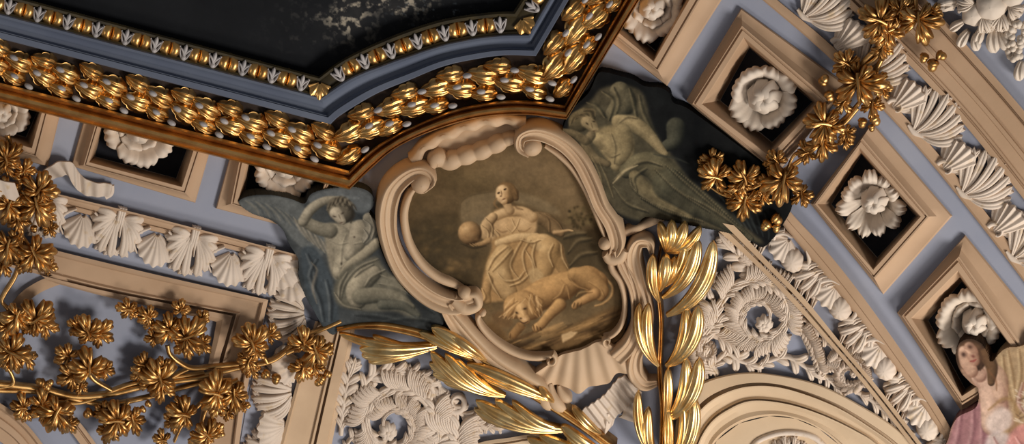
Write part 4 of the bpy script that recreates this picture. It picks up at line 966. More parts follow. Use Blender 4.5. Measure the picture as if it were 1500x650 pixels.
        _, idx, cnt = np.unique(key[:, 0].astype(np.int64) * len(used) + key[:, 1], return_index=True, return_counts=True)
        B = E[idx[cnt == 1]]; n = len(used)
        SKf = np.stack([B[:, 1], B[:, 0], B[:, 0] + n, B[:, 1] + n], 1)
        mb = MB(); mb.V = [W0, W1]; mb.F = [F, SKf]
        o = mb.build(name, M['fresco'], parent, sharp=30)
        col = np.clip(lin(np.clip(s.I.reshape(-1, 3)[used] / 255 , 0, 1)) * gain * np.array(tint), 0, .95)
        col = np.hstack([np.vstack([col, col]), np.ones((2 * n, 1))]).astype(np.float32)
        at = o.data.color_attributes.new('Col', 'FLOAT_COLOR', 'POINT'); at.data.foreach_set('color', col.ravel())
        return o
# ---- the cartouche scene: seated woman with a globe, lion at her feet
PO = [(612, 250), (640, 236), (680, 228), (720, 214), (750, 200), (790, 205), (830, 225), (860, 260), (880, 300), (892, 345), (893, 378), (908, 410), (918, 440), (918, 474), (906, 498), (880, 508), (862, 516), (825, 528), (795, 530), (755, 522), (725, 503), (705, 480), (694, 450), (676, 434), (645, 414), (616, 388), (598, 350), (592, 312), (598, 278)]
c = Canvas(585, 195, 925, 538, .75, (86, 76, 58))
X, Y = c.X, c.Y
sky = fbm(X, Y, 70, 3, 5, .6)
c.I[:] = np.array((98, 85, 64)) + (sky - .5)[..., None] * np.array((70, 62, 52))
c.blob(770, 235, 70, 30, (132, 116, 92), .6); c.blob(830, 275, 45, 28, (136, 120, 96), .55, .6); c.blob(690, 260, 40, 20, (104, 92, 68), .5)
c.blob(625, 400, 70, 60, (54, 50, 40), .75); c.blob(640, 345, 60, 25, (66, 60, 46), .6); c.blob(880, 380, 40, 50, (66, 58, 44), .7)
for i in range(70):
    c.blob(rnd.uniform(600, 715), rnd.uniform(330, 470), rnd.uniform(3, 11), rnd.uniform(2, 6), rnd.choice([(92, 80, 58), (48, 46, 38), (104, 88, 62)]), .35, rnd.uniform(-.5, .5))
for i in range(14): c.blob(672 + rnd.uniform(-14, 16), 388 + rnd.uniform(-9, 9), rnd.uniform(3, 8), rnd.uniform(2, 5), (118, 100, 72), .45)
# wind-blown veil behind the head
c.poly([(674, 318), (676, 296), (692, 286), (722, 281), (760, 282), (796, 292), (822, 312), (800, 312), (770, 300), (730, 296), (716, 320), (700, 332), (682, 330)], (126, 114, 92), 2.0, .75)
c.stroke([(674, 318), (676, 296), (694, 285), (722, 281)], 1.4, (84, 74, 56), .6)
c.blob(704, 322, 12, 8, (108, 100, 84), .6)
# bush at right
for i in range(60):
    a = rnd.uniform(0, 6.28); r = rnd.uniform(0, 1) ** .5
    c.blob(848 + 22 * r * math.cos(a), 318 + 17 * r * math.sin(a), rnd.uniform(2, 3.6), rnd.uniform(1.6, 3), rnd.choice([(66, 58, 40), (92, 82, 60), (56, 50, 36), (112, 100, 74)]), .75, a)
# dark cloth / rock seat
c.poly([(800, 340), (840, 338), (868, 348), (880, 370), (880, 400), (850, 405), (820, 400), (806, 380)], (76, 68, 52), 2, .9)
c.folds([[(832, 372), (845, 356), (866, 352)], [(834, 392), (850, 376), (874, 372)], [(826, 350), (842, 345), (858, 344)]], (48, 44, 34), (126, 114, 90), 3.4, (1, -4), .7)
# right arm with the mantle
DK, MD, LT, HI = (70, 56, 38), (128, 106, 76), (184, 158, 122), (214, 190, 152)
c.limb([(786, 318), (800, 322), (812, 334), (822, 342)], [10, 12, 11, 6], (60, 50, 36), (140, 120, 92))
c.folds([[(790, 312), (804, 322), (806, 340)], [(800, 314), (818, 326), (826, 338)]], (60, 48, 34), (150, 128, 98), 1.8, (-2, -1), .6)
c.limb([(812, 340), (822, 339), (832, 337), (838, 338)], [4.5, 3.6, 3, 2], (110, 90, 66), (196, 170, 134))
c.stroke([(832, 336), (840, 338)], 1, (190, 166, 130), .8)
# torso, shoulders, neck
c.poly([(722, 312), (734, 305), (756, 302), (776, 308), (786, 320), (784, 340), (768, 350), (736, 352), (722, 340)], (176, 152, 118), 1.6)
c.limb([(728, 316), (742, 311), (764, 310), (780, 318)], [8, 8, 9, 9], (120, 98, 70), (206, 182, 146))
c.blob(736, 327, 8, 7, (206, 180, 144), .6); c.blob(766, 325, 10, 8, (212, 188, 152), .65); c.stroke([(728, 336), (736, 340), (746, 337)], 1.6, (128, 104, 76), .6); c.stroke([(756, 337), (768, 339), (778, 333)], 1.6, (128, 104, 76), .6)
c.limb([(741, 296), (747, 308)], [7, 8], (104, 84, 60), (200, 176, 140))
c.stroke([(752, 296), (757, 304), (766, 307)], 2.2, (92, 74, 52), .55)
c.folds([[(750, 320), (755, 332), (762, 342)], [(762, 320), (757, 333), (748, 344)], [(742, 334), (752, 344)]], (120, 98, 70), (218, 196, 158), 1.2, (-1.4, -1), .7)
# left sleeve and arm holding the globe
c.limb([(722, 318), (714, 328), (712, 342), (722, 350)], [8, 10, 11, 8], (84, 68, 48), (200, 176, 140))
c.folds([[(712, 320), (722, 332), (722, 346)], [(706, 330), (716, 340), (716, 352)], [(726, 338), (732, 346), (728, 356)]], (78, 62, 44), (210, 188, 150), 1.6, (-2, -1), .7)
c.limb([(716, 352), (704, 357), (694, 356)], [6, 4.5, 3.5], (84, 68, 48), (178, 152, 116))
c.limb([(688, 341), (688.5, 341.5)], [18.5, 18.5], (58, 46, 32), (188, 160, 122))
for (x, y, rx, ry) in ((694, 338, 8, 5), (684, 348, 7, 4), (698, 350, 5, 4), (680, 332, 5, 3)): c.blob(x, y, rx, ry, (132, 106, 76), .5, .4)
c.blob(682, 334, 5, 4, (214, 190, 152), .6)
for k in range(4): c.stroke([(688 + k * 4, 357 - k * .5), (694 + k * 4, 361 - k)], 1.2, (150, 126, 94), .8)
c.stroke([(676, 357), (694, 363), (712, 360)], 1.8, (44, 38, 28), .6)
# head, turned up to the left
c.limb([(742, 281), (744, 287)], [15.5, 12.5], (70, 56, 38), (142, 118, 86))
c.limb([(754, 282), (756, 290)], [7, 5], (56, 44, 30), (112, 92, 66))
c.limb([(736, 280), (735, 288), (738, 294)], [11, 10, 6.5], (134, 110, 80), (226, 202, 166))
c.stroke([(729, 272), (738, 268), (750, 272), (756, 284)], 2.4, (120, 98, 70), .7)
c.stroke([(728.5, 283), (732, 281.4)], 1.1, (60, 46, 32), .9); c.stroke([(738, 277.5), (742, 276)], 1.1, (60, 46, 32), .9)
c.blob(730.5, 283, 1.8, 1.2, (46, 36, 26), .8, -.4); c.blob(739.8, 277.6, 1.8, 1.2, (46, 36, 26), .8, -.4)
c.stroke([(734, 279), (735, 285), (733.4, 287)], .9, (120, 94, 68), .8); c.blob(733.6, 287.2, 1.5, 1, (84, 62, 44), .8)
c.blob(738, 291.4, 3, 1.1, (92, 62, 46), .85, -.4); c.blob(742, 286, 3, 3, (196, 166, 130), .5)
c.stroke([(728, 290), (724, 298), (730, 306)], 1.8, (130, 106, 76), .7)
# sash and skirt
c.poly([(722, 350), (744, 343), (768, 340), (790, 346), (806, 348), (822, 358), (826, 372), (832, 390), (838, 404), (818, 410), (796, 404), (778, 420), (762, 432), (740, 440), (715, 442), (704, 436), (706, 418), (709, 400), (714, 380), (720, 364)], (158, 132, 96), 1.8)
c.limb([(730, 356), (756, 348), (786, 346)], [7, 8, 6], (120, 98, 70), (210, 188, 150))
c.limb([(780, 352), (798, 358), (812, 366)], [10, 17, 15], (104, 84, 58), (206, 182, 142))
c.limb([(806, 362), (800, 384), (796, 402)], [16, 17, 12], (92, 74, 50), (186, 160, 120), alpha=.8)
c.limb([(812, 370), (822, 390), (828, 402)], [10, 10, 7], (74, 60, 40), (150, 126, 90), alpha=.7)
c.limb([(738, 372), (730, 394), (734, 412), (745, 428)], [16, 20, 20, 14], (96, 78, 54), (202, 178, 138), alpha=.85)
c.limb([(716, 410), (712, 428), (714, 440)], [8, 8, 7], (84, 68, 46), (176, 150, 112), alpha=.8)
c.folds([[(768, 350), (756, 372), (750, 392), (764, 412)], [(778, 352), (768, 372), (770, 392), (776, 408)], [(744, 362), (726, 378), (716, 396)], [(752, 366), (736, 384), (722, 398)],
         [(730, 400), (742, 412), (760, 410), (770, 398)], [(716, 400), (724, 420), (734, 436)], [(772, 368), (782, 386), (784, 406)], [(786, 356), (782, 374), (786, 392)], [(812, 358), (806, 374), (812, 392)], [(824, 360), (826, 378), (834, 394)],
         [(748, 420), (764, 414), (778, 402)], [(764, 352), (780, 356), (792, 352)], [(708, 424), (712, 436), (706, 446)]], (84, 66, 44), (222, 200, 160), 2.0, (-2.4, -1.6), .62)
c.blob(735, 398, 9, 8, (220, 198, 158), .45); c.blob(794, 362, 8, 6, (222, 200, 160), .4)
c.poly([(774, 396), (786, 392), (796, 404), (792, 412), (778, 414)], (170, 150, 116), 1.2, .8)
c.limb([(790, 411), (800, 410), (808, 411)], [4, 4.5, 3], (120, 96, 70), (220, 196, 160))
# rocks underfoot
c.poly([(716, 470), (735, 480), (752, 500), (790, 500), (830, 480), (870, 462), (905, 448), (916, 466), (904, 492), (870, 506), (830, 522), (780, 524), (740, 512), (716, 490)], (104, 84, 58), 3, .9)
for i in range(46):
    x = rnd.uniform(740, 900); y = 500 - (x - 750) * .26 + rnd.uniform(-6, 24)
    c.stroke([(x - 18, y + 6), (x, y), (x + 18, y - 8)], rnd.uniform(1.2, 3.4), rnd.choice([(150, 124, 88), (76, 60, 42), (172, 144, 104), (60, 48, 34), (128, 104, 72)]), .5)
c.poly([(822, 490), (836, 485), (846, 486), (838, 494), (824, 502)], (190, 168, 134), .8, .9, smooth=False)
c.poly([(720, 462), (738, 455), (752, 472), (744, 480), (728, 476)], (104, 84, 60), 2, .8)
# lion
LD, LL = (84, 64, 42), (188, 156, 112)
c.limb([(888, 408), (897, 420), (895, 434), (884, 444), (872, 448)], [3, 3.4, 3.4, 3, 2.4], (96, 76, 52), (176, 148, 108))
c.limb([(778, 440), (806, 426), (832, 416), (858, 404), (872, 414)], [22, 24, 22, 14, 20], LD, LL)
c.limb([(842, 402), (862, 408), (882, 424), (880, 434)], [12, 18, 13, 8], LD, (180, 150, 108))
c.limb([(872, 430), (858, 438), (846, 444), (842, 448)], [10, 8, 7, 6], LD, (184, 152, 110))
c.folds([[(822, 410), (832, 422), (836, 440)], [(836, 408), (846, 420), (862, 426)], [(812, 440), (822, 432), (828, 418)], [(864, 414), (880, 424), (886, 434)], [(846, 436), (852, 430), (868, 428)]], (92, 70, 46), (202, 170, 124), 2, (-2, -2), .5)
c.limb([(820, 446), (804, 462), (794, 474), (786, 480)], [11, 9, 8, 7.5], LD, LL)
for k in range(3): c.stroke([(781 + 5 * k, 475 + 2 * k), (783 + 5 * k, 484)], 1.2, (70, 54, 36), .7)
for k in range(3): c.stroke([(842 + 5 * k, 443), (840 + 5 * k, 450)], 1.2, (70, 54, 36), .7)
c.limb([(762, 478), (752, 490)], [8, 8], LD, (150, 122, 86)); c.stroke([(748, 488), (747, 496)], 1, (70, 54, 36), .7)
c.limb([(756, 448), (768, 446), (778, 452)], [20, 22, 18], (96, 74, 50), (184, 154, 112))
for a in range(0, 26):
    t_ = a / 25; x0 = 752 + 36 * t_; y0 = 436 + 6 * math.sin(t_ * 6); x1 = 738 + 58 * t_; y1 = 462 + 12 * math.sin(t_ * PI) - 16 * t_
    if 750 < (x0 + x1) / 2 < 778: x1 += (-14 if t_ < .5 else 18)
    c.stroke([(x0, y0), ((x0 + x1) / 2 + (4 if a % 2 else -4), (y0 + y1) / 2), (x1, y1)], 1.7, [(212, 184, 142), (108, 84, 56), (168, 138, 98)][a % 3], .6)
c.limb([(764, 452), (766, 462), (770, 468)], [10, 9.5, 8], (108, 84, 58), (212, 182, 138))
c.stroke([(761, 448), (764, 456), (767, 462)], 2.4, (214, 186, 146), .6)
c.blob(757, 458, 2.6, 1.6, (52, 40, 28), .85, .5); c.blob(769, 452, 2.6, 1.6, (52, 40, 28), .85, -.2)
c.blob(768, 467, 3.2, 2.2, (206, 180, 150), .8); c.blob(763, 466, 2, 1.4, (60, 44, 32), .8); c.stroke([(762, 471), (768, 473), (774, 470)], 1.1, (60, 44, 32), .8)
c.stroke([(758, 473), (764, 480), (772, 478)], 2.2, (120, 94, 64), .6)
c.grain(9, .10, 11); c.grain(3, .06, 12)
c.build('grisaille_painting', PO, 14, 10, gain=.84, tint=(1.10, .98, .84), con=1.12)
tag(bpy.data.objects['grisaille_painting'], 'brown grisaille painting of a seated woman holding a globe above a lion', 'painting')
# ---- the great ceiling painting: nearly black with a scumbled pale patch
pts = [tuple(p) for p in TR[0][::4]] + [(803, -75), (-75, -75), (-75, -31)]
c = Canvas(-80, -80, 830, 120, 1.0, (24, 26, 30))
n1 = fbm(c.X, c.Y, 60, 21, 6); c.I += (n1 - .5)[..., None] * np.array((14, 14, 14))
c.I *= np.clip(1 + 0 * n1, .5, 1.3)[..., None]
cen = np.exp(-(((c.X - 560) / 95) ** 2 + ((c.Y + 2 - (560 - c.X) * .30) / 42) ** 2))
f = fbm(c.X, c.Y, 7, 5, 5); f2 = fbm(c.X, c.Y, 30, 9, 4)
m = np.clip((f - .52) * 6, 0, 1) * np.clip(cen * 2.0 * (f2 * 1.9 - .35), 0, 1)
c.I = c.I * (1 - m[..., None] * .85) + np.array((176, 166, 148)) * m[..., None] * .85
c.I += (cen * np.clip(f2 * 2 - .5, 0, 1) * 30)[..., None] * np.array((1.1, 1, .85))
m = np.clip((fbm(c.X, c.Y, 5, 15, 4) - .66) * 8, 0, 1) * np.exp(-(((c.X - 640) / 60) ** 2 + ((c.Y - 18) / 22) ** 2)); c.I = c.I * (1 - m[..., None] * .7) + np.array((126, 138, 146)) * m[..., None] * .7
c.build('ceiling_painting', pts, 24, 14, gain=.8, smooth=False)
tag(bpy.data.objects['ceiling_painting'], 'almost black ceiling painting with a mottled pale patch inside the gilt frame', 'painting')
# ---- winged youth, left of the cartouche
AO = [(350, 297), (362, 288), (392, 285), (425, 291), (446, 298), (456, 284), (482, 276), (520, 274), (543, 283), (547, 300), (541, 312), (553, 330), (556, 360), (575, 400), (605, 435), (645, 452), (650, 470), (640, 482), (600, 486), (545, 480), (505, 478), (488, 490), (472, 476), (458, 452), (446, 430), (438, 405), (437, 380), (424, 358), (414, 336), (396, 322), (368, 312)]
c = Canvas(345, 268, 656, 496, .75, (72, 78, 82)); X, Y = c.X, c.Y
c.I[:] = np.array((66, 74, 80)) + (fbm(X, Y, 40, 31, 5) - .5)[..., None] * np.array((50, 48, 44))
c.blob(600, 450, 60, 40, (44, 50, 54), .85); c.blob(560, 400, 30, 30, (48, 54, 58), .7); c.blob(470, 470, 30, 25, (56, 66, 74), .8)
# far wing and near wing with feathers
c.poly([(452, 292), (470, 280), (510, 276), (540, 284), (544, 302), (530, 312), (490, 300), (462, 302)], (92, 102, 110), 1.5)
c.poly([(350, 297), (366, 289), (400, 287), (434, 294), (450, 310), (462, 330), (478, 352), (470, 376), (450, 368), (428, 350), (414, 332), (394, 318), (366, 312)], (96, 104, 108), 1.5)
for i in range(16):
    f = i / 15; x, y = 360 + 108 * f, 294 + 60 * f * f
    c.stroke([(x, y), (x + 14, y + 10 + 6 * f), (x + 20 + 8 * f, y + 22 + 10 * f)], 2.4, [(128, 128, 118), (70, 80, 88)][i % 2], .55)
for i in range(10): c.stroke([(430 + 5 * i, 318 + 4 * i), (440 + 5 * i, 336 + 4 * i), (452 + 4 * i, 352 + 3 * i)], 2.4, [(162, 152, 132), (100, 100, 92)][i % 2], .6)
c.stroke([(462, 296), (490, 288), (525, 290)], 4, (116, 126, 132), .5)
# blue drapery falling at left
c.poly([(440, 368), (460, 362), (478, 390), (492, 430), (496, 476), (486, 488), (470, 474), (456, 446), (446, 414)], (66, 80, 92), 1.8, .95)
c.folds([[(452, 372), (462, 398), (462, 430)], [(466, 380), (456, 404), (470, 440), (476, 470)], [(480, 410), (486, 440), (486, 470)]], (40, 48, 56), (110, 120, 126), 3.2, (-4, 0), .7)
c.stroke([(456, 384), (464, 396), (458, 420), (464, 444)], 2.6, (150, 134, 112), .5)
SD, SLt = (74, 72, 62), (180, 170, 144)
# torso
c.poly([(476, 330), (498, 326), (530, 324), (548, 334), (546, 360), (528, 372), (512, 384), (500, 402), (492, 410), (484, 396), (478, 366)], (142, 134, 114), 1.8)
c.limb([(490, 340), (500, 350), (506, 372), (498, 398)], [14, 20, 17, 12], SD, SLt)
c.limb([(528, 336), (524, 350), (514, 372)], [16, 16, 12], SD, (172, 162, 138), alpha=.85)
c.folds([[(508, 344), (502, 362), (500, 392)], [(484, 352), (498, 358), (510, 356)], [(520, 358), (534, 354), (544, 346)], [(490, 384), (500, 392), (508, 386)]], (96, 92, 78), (190, 180, 154), 2, (-2, -1.5), .45)
c.blob(486, 347, 1.6, 1.4, (80, 66, 56), .8); c.blob(519, 347, 1.6, 1.4, (80, 66, 56), .8); c.blob(500, 386, 1.6, 2.2, (66, 60, 50), .8)
# raised arm
c.limb([(484, 338), (466, 334), (446, 324)], [12, 11, 9], SD, (150, 144, 124))
c.limb([(444, 324), (456, 306), (476, 294), (498, 292)], [9, 9, 7.5, 5.5], SD, (168, 160, 138))
c.limb([(496, 293), (508, 295), (514, 300)], [5, 4.5, 3], SD, (172, 162, 140))
# right shoulder, sleeve, arm down to the lap
c.limb([(540, 320), (546, 334), (540, 350)], [10, 13, 11], (60, 62, 58), (146, 140, 122))
c.folds([[(534, 322), (544, 332), (540, 350)], [(544, 316), (550, 334), (546, 350)], [(534, 336), (540, 346), (534, 356)]], (60, 62, 58), (176, 168, 148), 1.8, (-2, -1), .7)
c.limb([(552, 356), (534, 372), (512, 388), (500, 404)], [9, 9, 8, 6], SD, (168, 158, 132))
# head bowed to the right
c.limb([(494, 304), (504, 312)], [17, 16], (56, 52, 44), (122, 114, 96))
for k in range(12): c.stroke([(478 + 3 * k, 308 - 10 * math.sin(k / 11 * PI)), (484 + 3 * k, 300 - 12 * math.sin(k / 11 * PI)), (490 + 3 * k, 308 - 8 * math.sin(k / 11 * PI))], 1.8, [(134, 124, 102), (56, 50, 42)][k % 2], .6)
c.limb([(492, 312), (498, 320), (502, 324)], [11, 9.5, 6], (96, 90, 76), (194, 182, 156))
c.blob(490, 317, 2.6, 1.3, (66, 56, 46), .8, .2); c.blob(502, 312, 2.6, 1.3, (66, 56, 46), .8, -.5); c.stroke([(496, 314), (499, 321)], 1.2, (120, 108, 88), .7); c.blob(500, 326, 2.6, 1, (84, 60, 52), .8, -.3)
c.stroke([(508, 300), (518, 312), (514, 326)], 3, (56, 52, 44), .7)
# lap drapery and legs
c.poly([(492, 412), (505, 394), (530, 382), (552, 376), (562, 392), (590, 418), (600, 440), (616, 462), (604, 468), (580, 456), (545, 456), (516, 452), (496, 446), (488, 430)], (104, 102, 88), 2)
c.limb([(548, 400), (530, 412), (522, 430), (524, 440)], [12, 18, 19, 14], (66, 66, 58), (170, 160, 134))
c.limb([(528, 434), (556, 432), (582, 436), (602, 450)], [14, 13, 11, 7], (58, 60, 54), (140, 134, 112))
c.limb([(560, 446), (590, 448), (612, 462)], [9, 8, 5], (44, 50, 48), (106, 106, 92))
c.folds([[(556, 380), (528, 392), (508, 414), (500, 440)], [(548, 388), (532, 396), (520, 406)], [(566, 396), (546, 406), (536, 420)], [(510, 400), (500, 418), (498, 440)], [(560, 404), (578, 410), (596, 404)], [(556, 416), (580, 420), (600, 430)], [(492, 430), (506, 448), (530, 454)]], (62, 62, 54), (178, 168, 142), 2.4, (-2.5, -1.5), .6)
c.poly([(556, 412), (580, 404), (600, 416), (598, 422), (576, 422)], (128, 124, 106), 1.5, .7)
c.folds([[(520, 462), (560, 466), (600, 476)], [(560, 474), (600, 468), (630, 472)], [(596, 432), (616, 446), (636, 460)]], (34, 40, 44), (80, 88, 90), 3, (0, -4), .6)
c.grain(10, .14, 41); c.grain(3, .08, 42)
c.build('winged_youth_fresco', AO, 28, 27, gain=.80, tint=(1.06, 1.0, .92), sat=.62, con=1.18)
tag(bpy.data.objects['winged_youth_fresco'], 'painted grey-green winged youth with one arm raised over the head', 'painted figure')
# ---- shadowy draped figure, right of the cartouche
BO = [(826, 184), (838, 160), (862, 136), (876, 108), (888, 106), (904, 110), (926, 116), (944, 126), (966, 128), (980, 136), (986, 150), (1006, 158), (1040, 182), (1080, 212), (1122, 244), (1150, 270), (1160, 300), (1146, 330), (1130, 352), (1116, 362), (1098, 352), (1070, 342), (1030, 334), (1000, 328), (970, 322), (945, 318), (930, 330), (908, 316), (900, 310), (886, 300), (876, 270), (862, 240), (845, 215), (826, 198)]
c = Canvas(820, 98, 1168, 372, .75, (26, 28, 30)); X, Y = c.X, c.Y
c.I[:] = np.array((20, 23, 27)) + (fbm(X, Y, 30, 51, 5) - .5)[..., None] * np.array((26, 28, 28))
DD, DL = (48, 48, 42), (128, 120, 100)
c.poly([(832, 190), (842, 166), (866, 146), (880, 130), (906, 124), (934, 130), (946, 146), (952, 172), (964, 200), (985, 228), (1010, 262), (1050, 296), (1090, 330), (1120, 358), (1080, 344), (1020, 330), (970, 322), (930, 322), (900, 308), (880, 280), (868, 240), (850, 215)], (76, 74, 64), 2.5)
c.limb([(990, 186), (988, 206), (976, 214)], [16, 14, 9], (24, 28, 28), (84, 86, 78), alpha=.9)
c.limb([(908, 134), (914, 150), (900, 166)], [16, 20, 14], (44, 46, 42), (112, 108, 92))
c.folds([[(884, 134), (900, 148), (894, 176)], [(900, 128), (908, 150), (902, 172)], [(924, 130), (930, 152), (934, 172)], [(862, 150), (876, 156), (888, 172)], [(938, 140), (944, 166), (960, 196)]], (40, 42, 38), (124, 118, 98), 3, (-3, 0), .65)
# head
c.limb([(848, 178), (858, 172)], [17, 16], (50, 48, 40), (104, 98, 80))
c.limb([(860, 178), (867, 184), (872, 190)], [11, 10, 7], (82, 76, 62), (160, 148, 122))
c.blob(860, 181, 2.4, 1.2, (44, 40, 32), .8, .7); c.blob(870, 178, 2.4, 1.2, (44, 40, 32), .8, .2); c.stroke([(866, 180), (868, 187)], 1.2, (100, 90, 72), .7); c.blob(870, 192, 2.4, 1, (66, 48, 40), .8, -.2)
for k in range(9): c.stroke([(834 + 3 * k, 184 - 3 * k), (838 + 4 * k, 174 - 1.6 * k), (848 + 3 * k, 170)], 2, [(122, 112, 90), (48, 44, 36)][k % 2], .55)
# shoulders, chest, arms
c.limb([(906, 178), (928, 182), (948, 196), (964, 214), (974, 226)], [12, 14, 12, 9, 6], (62, 60, 50), (160, 148, 120))
c.poly([(868, 198), (890, 184), (916, 186), (928, 206), (926, 226), (914, 244), (902, 250), (890, 232), (876, 216)], (130, 120, 96), 2)
c.limb([(878, 204), (894, 214), (904, 240)], [12, 17, 12], (74, 70, 58), (158, 146, 118))
c.limb([(912, 194), (914, 214), (908, 232)], [14, 16, 12], (74, 70, 58), (146, 136, 110), alpha=.8)
c.limb([(866, 198), (858, 212), (872, 232), (890, 240)], [8, 9, 8, 6], (56, 54, 46), (122, 112, 92))
c.limb([(820, 192), (840, 196), (858, 206)], [6, 7, 8], (56, 54, 46), (120, 110, 90))
c.folds([[(896, 196), (902, 216), (900, 240)], [(884, 222), (896, 230), (908, 226)], [(908, 180), (920, 172), (934, 174)], [(880, 240), (890, 262), (900, 290)], [(868, 230), (880, 256), (886, 290)]], (58, 54, 46), (162, 152, 124), 2, (-2, -1.5), .5)
# great skirt sweeping down to the right
c.limb([(918, 250), (940, 240), (960, 244), (980, 262)], [12, 18, 22, 24], (42, 44, 40), (112, 108, 90))
c.limb([(930, 258), (948, 280), (980, 300), (1010, 312)], [10, 14, 14, 12], (50, 50, 44), (126, 118, 96))
c.limb([(980, 270), (1020, 296), (1060, 322), (1100, 350)], [26, 22, 14, 5], (30, 34, 34), (88, 88, 76), alpha=.8)
c.folds([[(900, 266), (916, 252), (944, 238), (970, 244)], [(924, 262), (930, 280), (960, 300), (1000, 316)], [(948, 248), (930, 262), (934, 282)], [(960, 250), (992, 280), (1040, 312)], [(976, 244), (1010, 274), (1060, 316)], [(940, 292), (980, 312), (1030, 326)], [(900, 276), (920, 300), (950, 312)], [(990, 250), (1030, 284), (1080, 330)], [(1010, 290), (1050, 312), (1090, 342)]], (28, 30, 28), (138, 130, 108), 2.6, (-1.5, -3), .6)
c.stroke([(898, 268), (916, 250), (934, 242)], 2.4, (190, 178, 150), .75)
c.stroke([(958, 226), (990, 232), (1010, 240)], 2, (56, 60, 58), .7)
for i in range(14): c.stroke([(1050 + 7 * i, 282 + 3 * i), (1066 + 6 * i, 300 + 4 * i), (1086 + 4 * i, 330 + 2 * i)], 2.2, [(62, 72, 78), (24, 28, 32)][i % 2], .55)
c.grain(10, .18, 61); c.grain(3, .1, 62)
c.build('draped_figure_fresco', BO, 26, 25, gain=.92, tint=(1.12, 1, .80), sat=.9, con=1.15)
tag(bpy.data.objects['draped_figure_fresco'], 'shadowy painted half-draped figure with black background right of the cartouche', 'painted figure')
# ---- woman in a pink robe, lower right corner
WO = [(1400, 516), (1406, 502), (1420, 496), (1436, 502), (1446, 516), (1452, 530), (1470, 512), (1490, 508), (1540, 512), (1540, 690), (1386, 690), (1390, 640), (1402, 612), (1430, 596), (1433, 570), (1424, 562), (1410, 548), (1402, 532)]
c = Canvas(1380, 488, 1545, 695, .75, (150, 120, 100)); X, Y = c.X, c.Y
c.I[:] = np.array((146, 116, 96)) + (fbm(X, Y, 30, 71, 5) - .5)[..., None] * np.array((70, 60, 56))
c.poly([(1384, 690), (1392, 634), (1404, 606), (1434, 590), (1444, 600), (1450, 640), (1440, 690)], (148, 106, 108), 2)
c.folds([[(1410, 606), (1404, 640), (1396, 680)], [(1428, 598), (1426, 636), (1414, 676)], [(1440, 604), (1440, 650), (1430, 690)]], (110, 72, 78), (190, 150, 148), 4, (-4, 0), .6)
c.poly([(1458, 520), (1480, 508), (1545, 510), (1545, 640), (1490, 620), (1476, 580), (1466, 550)], (164, 138, 106), 2.5)
c.folds([[(1478, 514), (1484, 550), (1490, 590)], [(1494, 512), (1496, 550), (1486, 600)], [(1470, 520), (1474, 556), (1482, 586)], [(1510, 516), (1512, 560)]], (112, 86, 58), (206, 182, 144), 3, (-3.5, 0), .6)
c.limb([(1434, 552), (1450, 566), (1456, 590), (1456, 620)], [12, 20, 22, 20], (130, 96, 82), (214, 182, 160))
c.limb([(1450, 538), (1462, 552), (1466, 580)], [11, 15, 12], (130, 96, 80), (206, 174, 150), alpha=.8)
c.limb([(1424, 536), (1436, 550)], [9, 11], (118, 86, 72), (206, 170, 148))
c.limb([(1428, 514), (1424, 522)], [25, 24], (48, 34, 26), (104, 76, 56))
c.limb([(1444, 520), (1453, 538), (1452, 560)], [12, 10, 6], (58, 42, 30), (108, 80, 56))
c.limb([(1412, 516), (1416, 530), (1424, 544)], [11, 12, 10], (132, 96, 78), (204, 168, 144))
c.limb([(1420, 508), (1424, 516), (1428, 528)], [9, 11, 9], (120, 84, 68), (196, 158, 134), alpha=.9)
c.stroke([(1404, 500), (1400, 518), (1404, 540), (1412, 556)], 3.4, (70, 50, 36), .85)
c.stroke([(1406, 500), (1420, 496), (1436, 502)], 4, (62, 44, 32), .85)
c.stroke([(1403, 506), (1399, 524), (1403, 544), (1410, 558)], 4.5, (58, 42, 31), .9)
c.stroke([(1404, 504), (1414, 494), (1430, 496), (1442, 508)], 6, (52, 38, 28), .9)
c.stroke([(1434, 512), (1438, 528), (1436, 542)], 3.4, (74, 52, 38), .7)
c.blob(1411.5, 519, 4.2, 3.4, (58, 38, 32), .85, 1.0); c.blob(1421, 508, 4, 3, (64, 42, 34), .8, .4)
c.stroke([(1414, 512), (1421, 517), (1425.5, 521)], 2, (214, 176, 150), .7); c.blob(1425.5, 521.5, 3, 2.2, (88, 44, 40), .75, .6)
c.stroke([(1421, 529), (1426, 528.5), (1430, 526)], 1.8, (132, 60, 56), .85); c.blob(1424, 536, 5, 4, (200, 164, 140), .5)
c.stroke([(1446, 540), (1458, 556), (1460, 572)], 2, (112, 76, 52), .6)
c.poly([(1446, 612), (1466, 596), (1482, 606), (1478, 628), (1460, 636), (1446, 628)], (202, 184, 174), 2, .85)
c.stroke([(1448, 600), (1470, 584), (1486, 590), (1490, 620), (1470, 634), (1450, 640)], 4, (142, 112, 76), .75)
c.poly([(1446, 640), (1470, 632), (1484, 650), (1480, 690), (1440, 690)], (190, 176, 172), 2, .8)
c.poly([(1478, 640), (1500, 620), (1545, 620), (1545, 690), (1472, 690)], (188, 128, 122), 2, .85)
c.folds([[(1490, 640), (1500, 660), (1496, 690)], [(1456, 640), (1464, 660), (1460, 690)], [(1500, 560), (1494, 590), (1508, 610)]], (130, 84, 80), (222, 186, 180), 3, (-3, 0), .6)
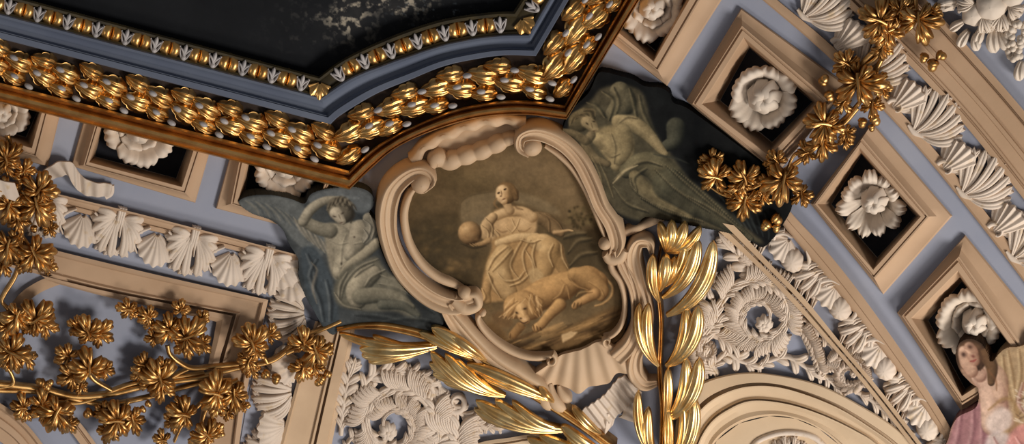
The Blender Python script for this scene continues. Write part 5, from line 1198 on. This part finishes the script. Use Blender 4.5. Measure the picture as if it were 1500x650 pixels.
for i in range(16): c.stroke([(1484 + rnd.uniform(0, 20), 570 + 3 * i), (1490 + rnd.uniform(0, 16), 574 + 3 * i)], 1.6, rnd.choice([(212, 196, 176), (104, 80, 60)]), .6)
c.grain(8, .12, 81); c.grain(3, .08, 82)
c.build('pink_robed_woman_fresco', WO, 30, 29, gain=1.0)
tag(bpy.data.objects['pink_robed_woman_fresco'], 'painted dark-haired woman in a pink and ochre robe at the lower right corner', 'painted figure')
# ------------------------------------------------------------------ camera, light
cam = bpy.data.cameras.new('camera'); co = bpy.data.objects.new('camera', cam); C.objects.link(co)
from mathutils import Matrix, Vector
m = Matrix.Identity(4)
for i, ax in enumerate((RX, RY, RZ)):
    for j in range(3): m[j][i] = ax[j]
for j in range(3): m[j][3] = EYE[j]
co.matrix_world = m
cam.sensor_width = 36; cam.lens = 36 * FO / 1500; cam.clip_end = 200
bpy.context.scene.camera = co
def window_light(name, x, y, dist, sx, sy, energy, color, aim=(800, 330)):
    """a tall window of the hall, as an area lamp facing the vault"""
    tgt = shell(*aim); src = EYE + x * RX + y * RY - dist * RZ
    l = bpy.data.lights.new(name, 'AREA'); l.shape = 'RECTANGLE'; l.size = sx; l.size_y = sy; l.energy = energy; l.color = color
    o = bpy.data.objects.new(name, l); C.objects.link(o); o.location = src
    dvec = Vector(tgt - src); o.rotation_euler = dvec.to_track_quat('-Z', 'Y').to_euler(); return o
window_light('window_daylight', 8.0, -6.5, 5.0, 3.6, 2.6, 1120, (1, .93, .85), (950, 330))
window_light('window_daylight', 3.0, -9.0, 7.5, 3.0, 2.0, 320, (1, .90, .80), (900, 500))
window_light('window_daylight', -7.0, -2.0, 5.0, 2.5, 2.0, 60, (1, .88, .76), (300, 400))
w = bpy.data.worlds.new('hall'); bpy.context.scene.world = w; w.use_nodes = True
bg = w.node_tree.nodes['Background']; bg.inputs['Color'].default_value = (.92, .90, .92, 1); bg.inputs['Strength'].default_value = .15
sc = bpy.context.scene
sc.view_settings.view_transform = 'Standard'; sc.view_settings.look = 'None'; sc.view_settings.gamma = 1; sc.view_settings.exposure = 0
sc.view_settings.use_curve_mapping = False
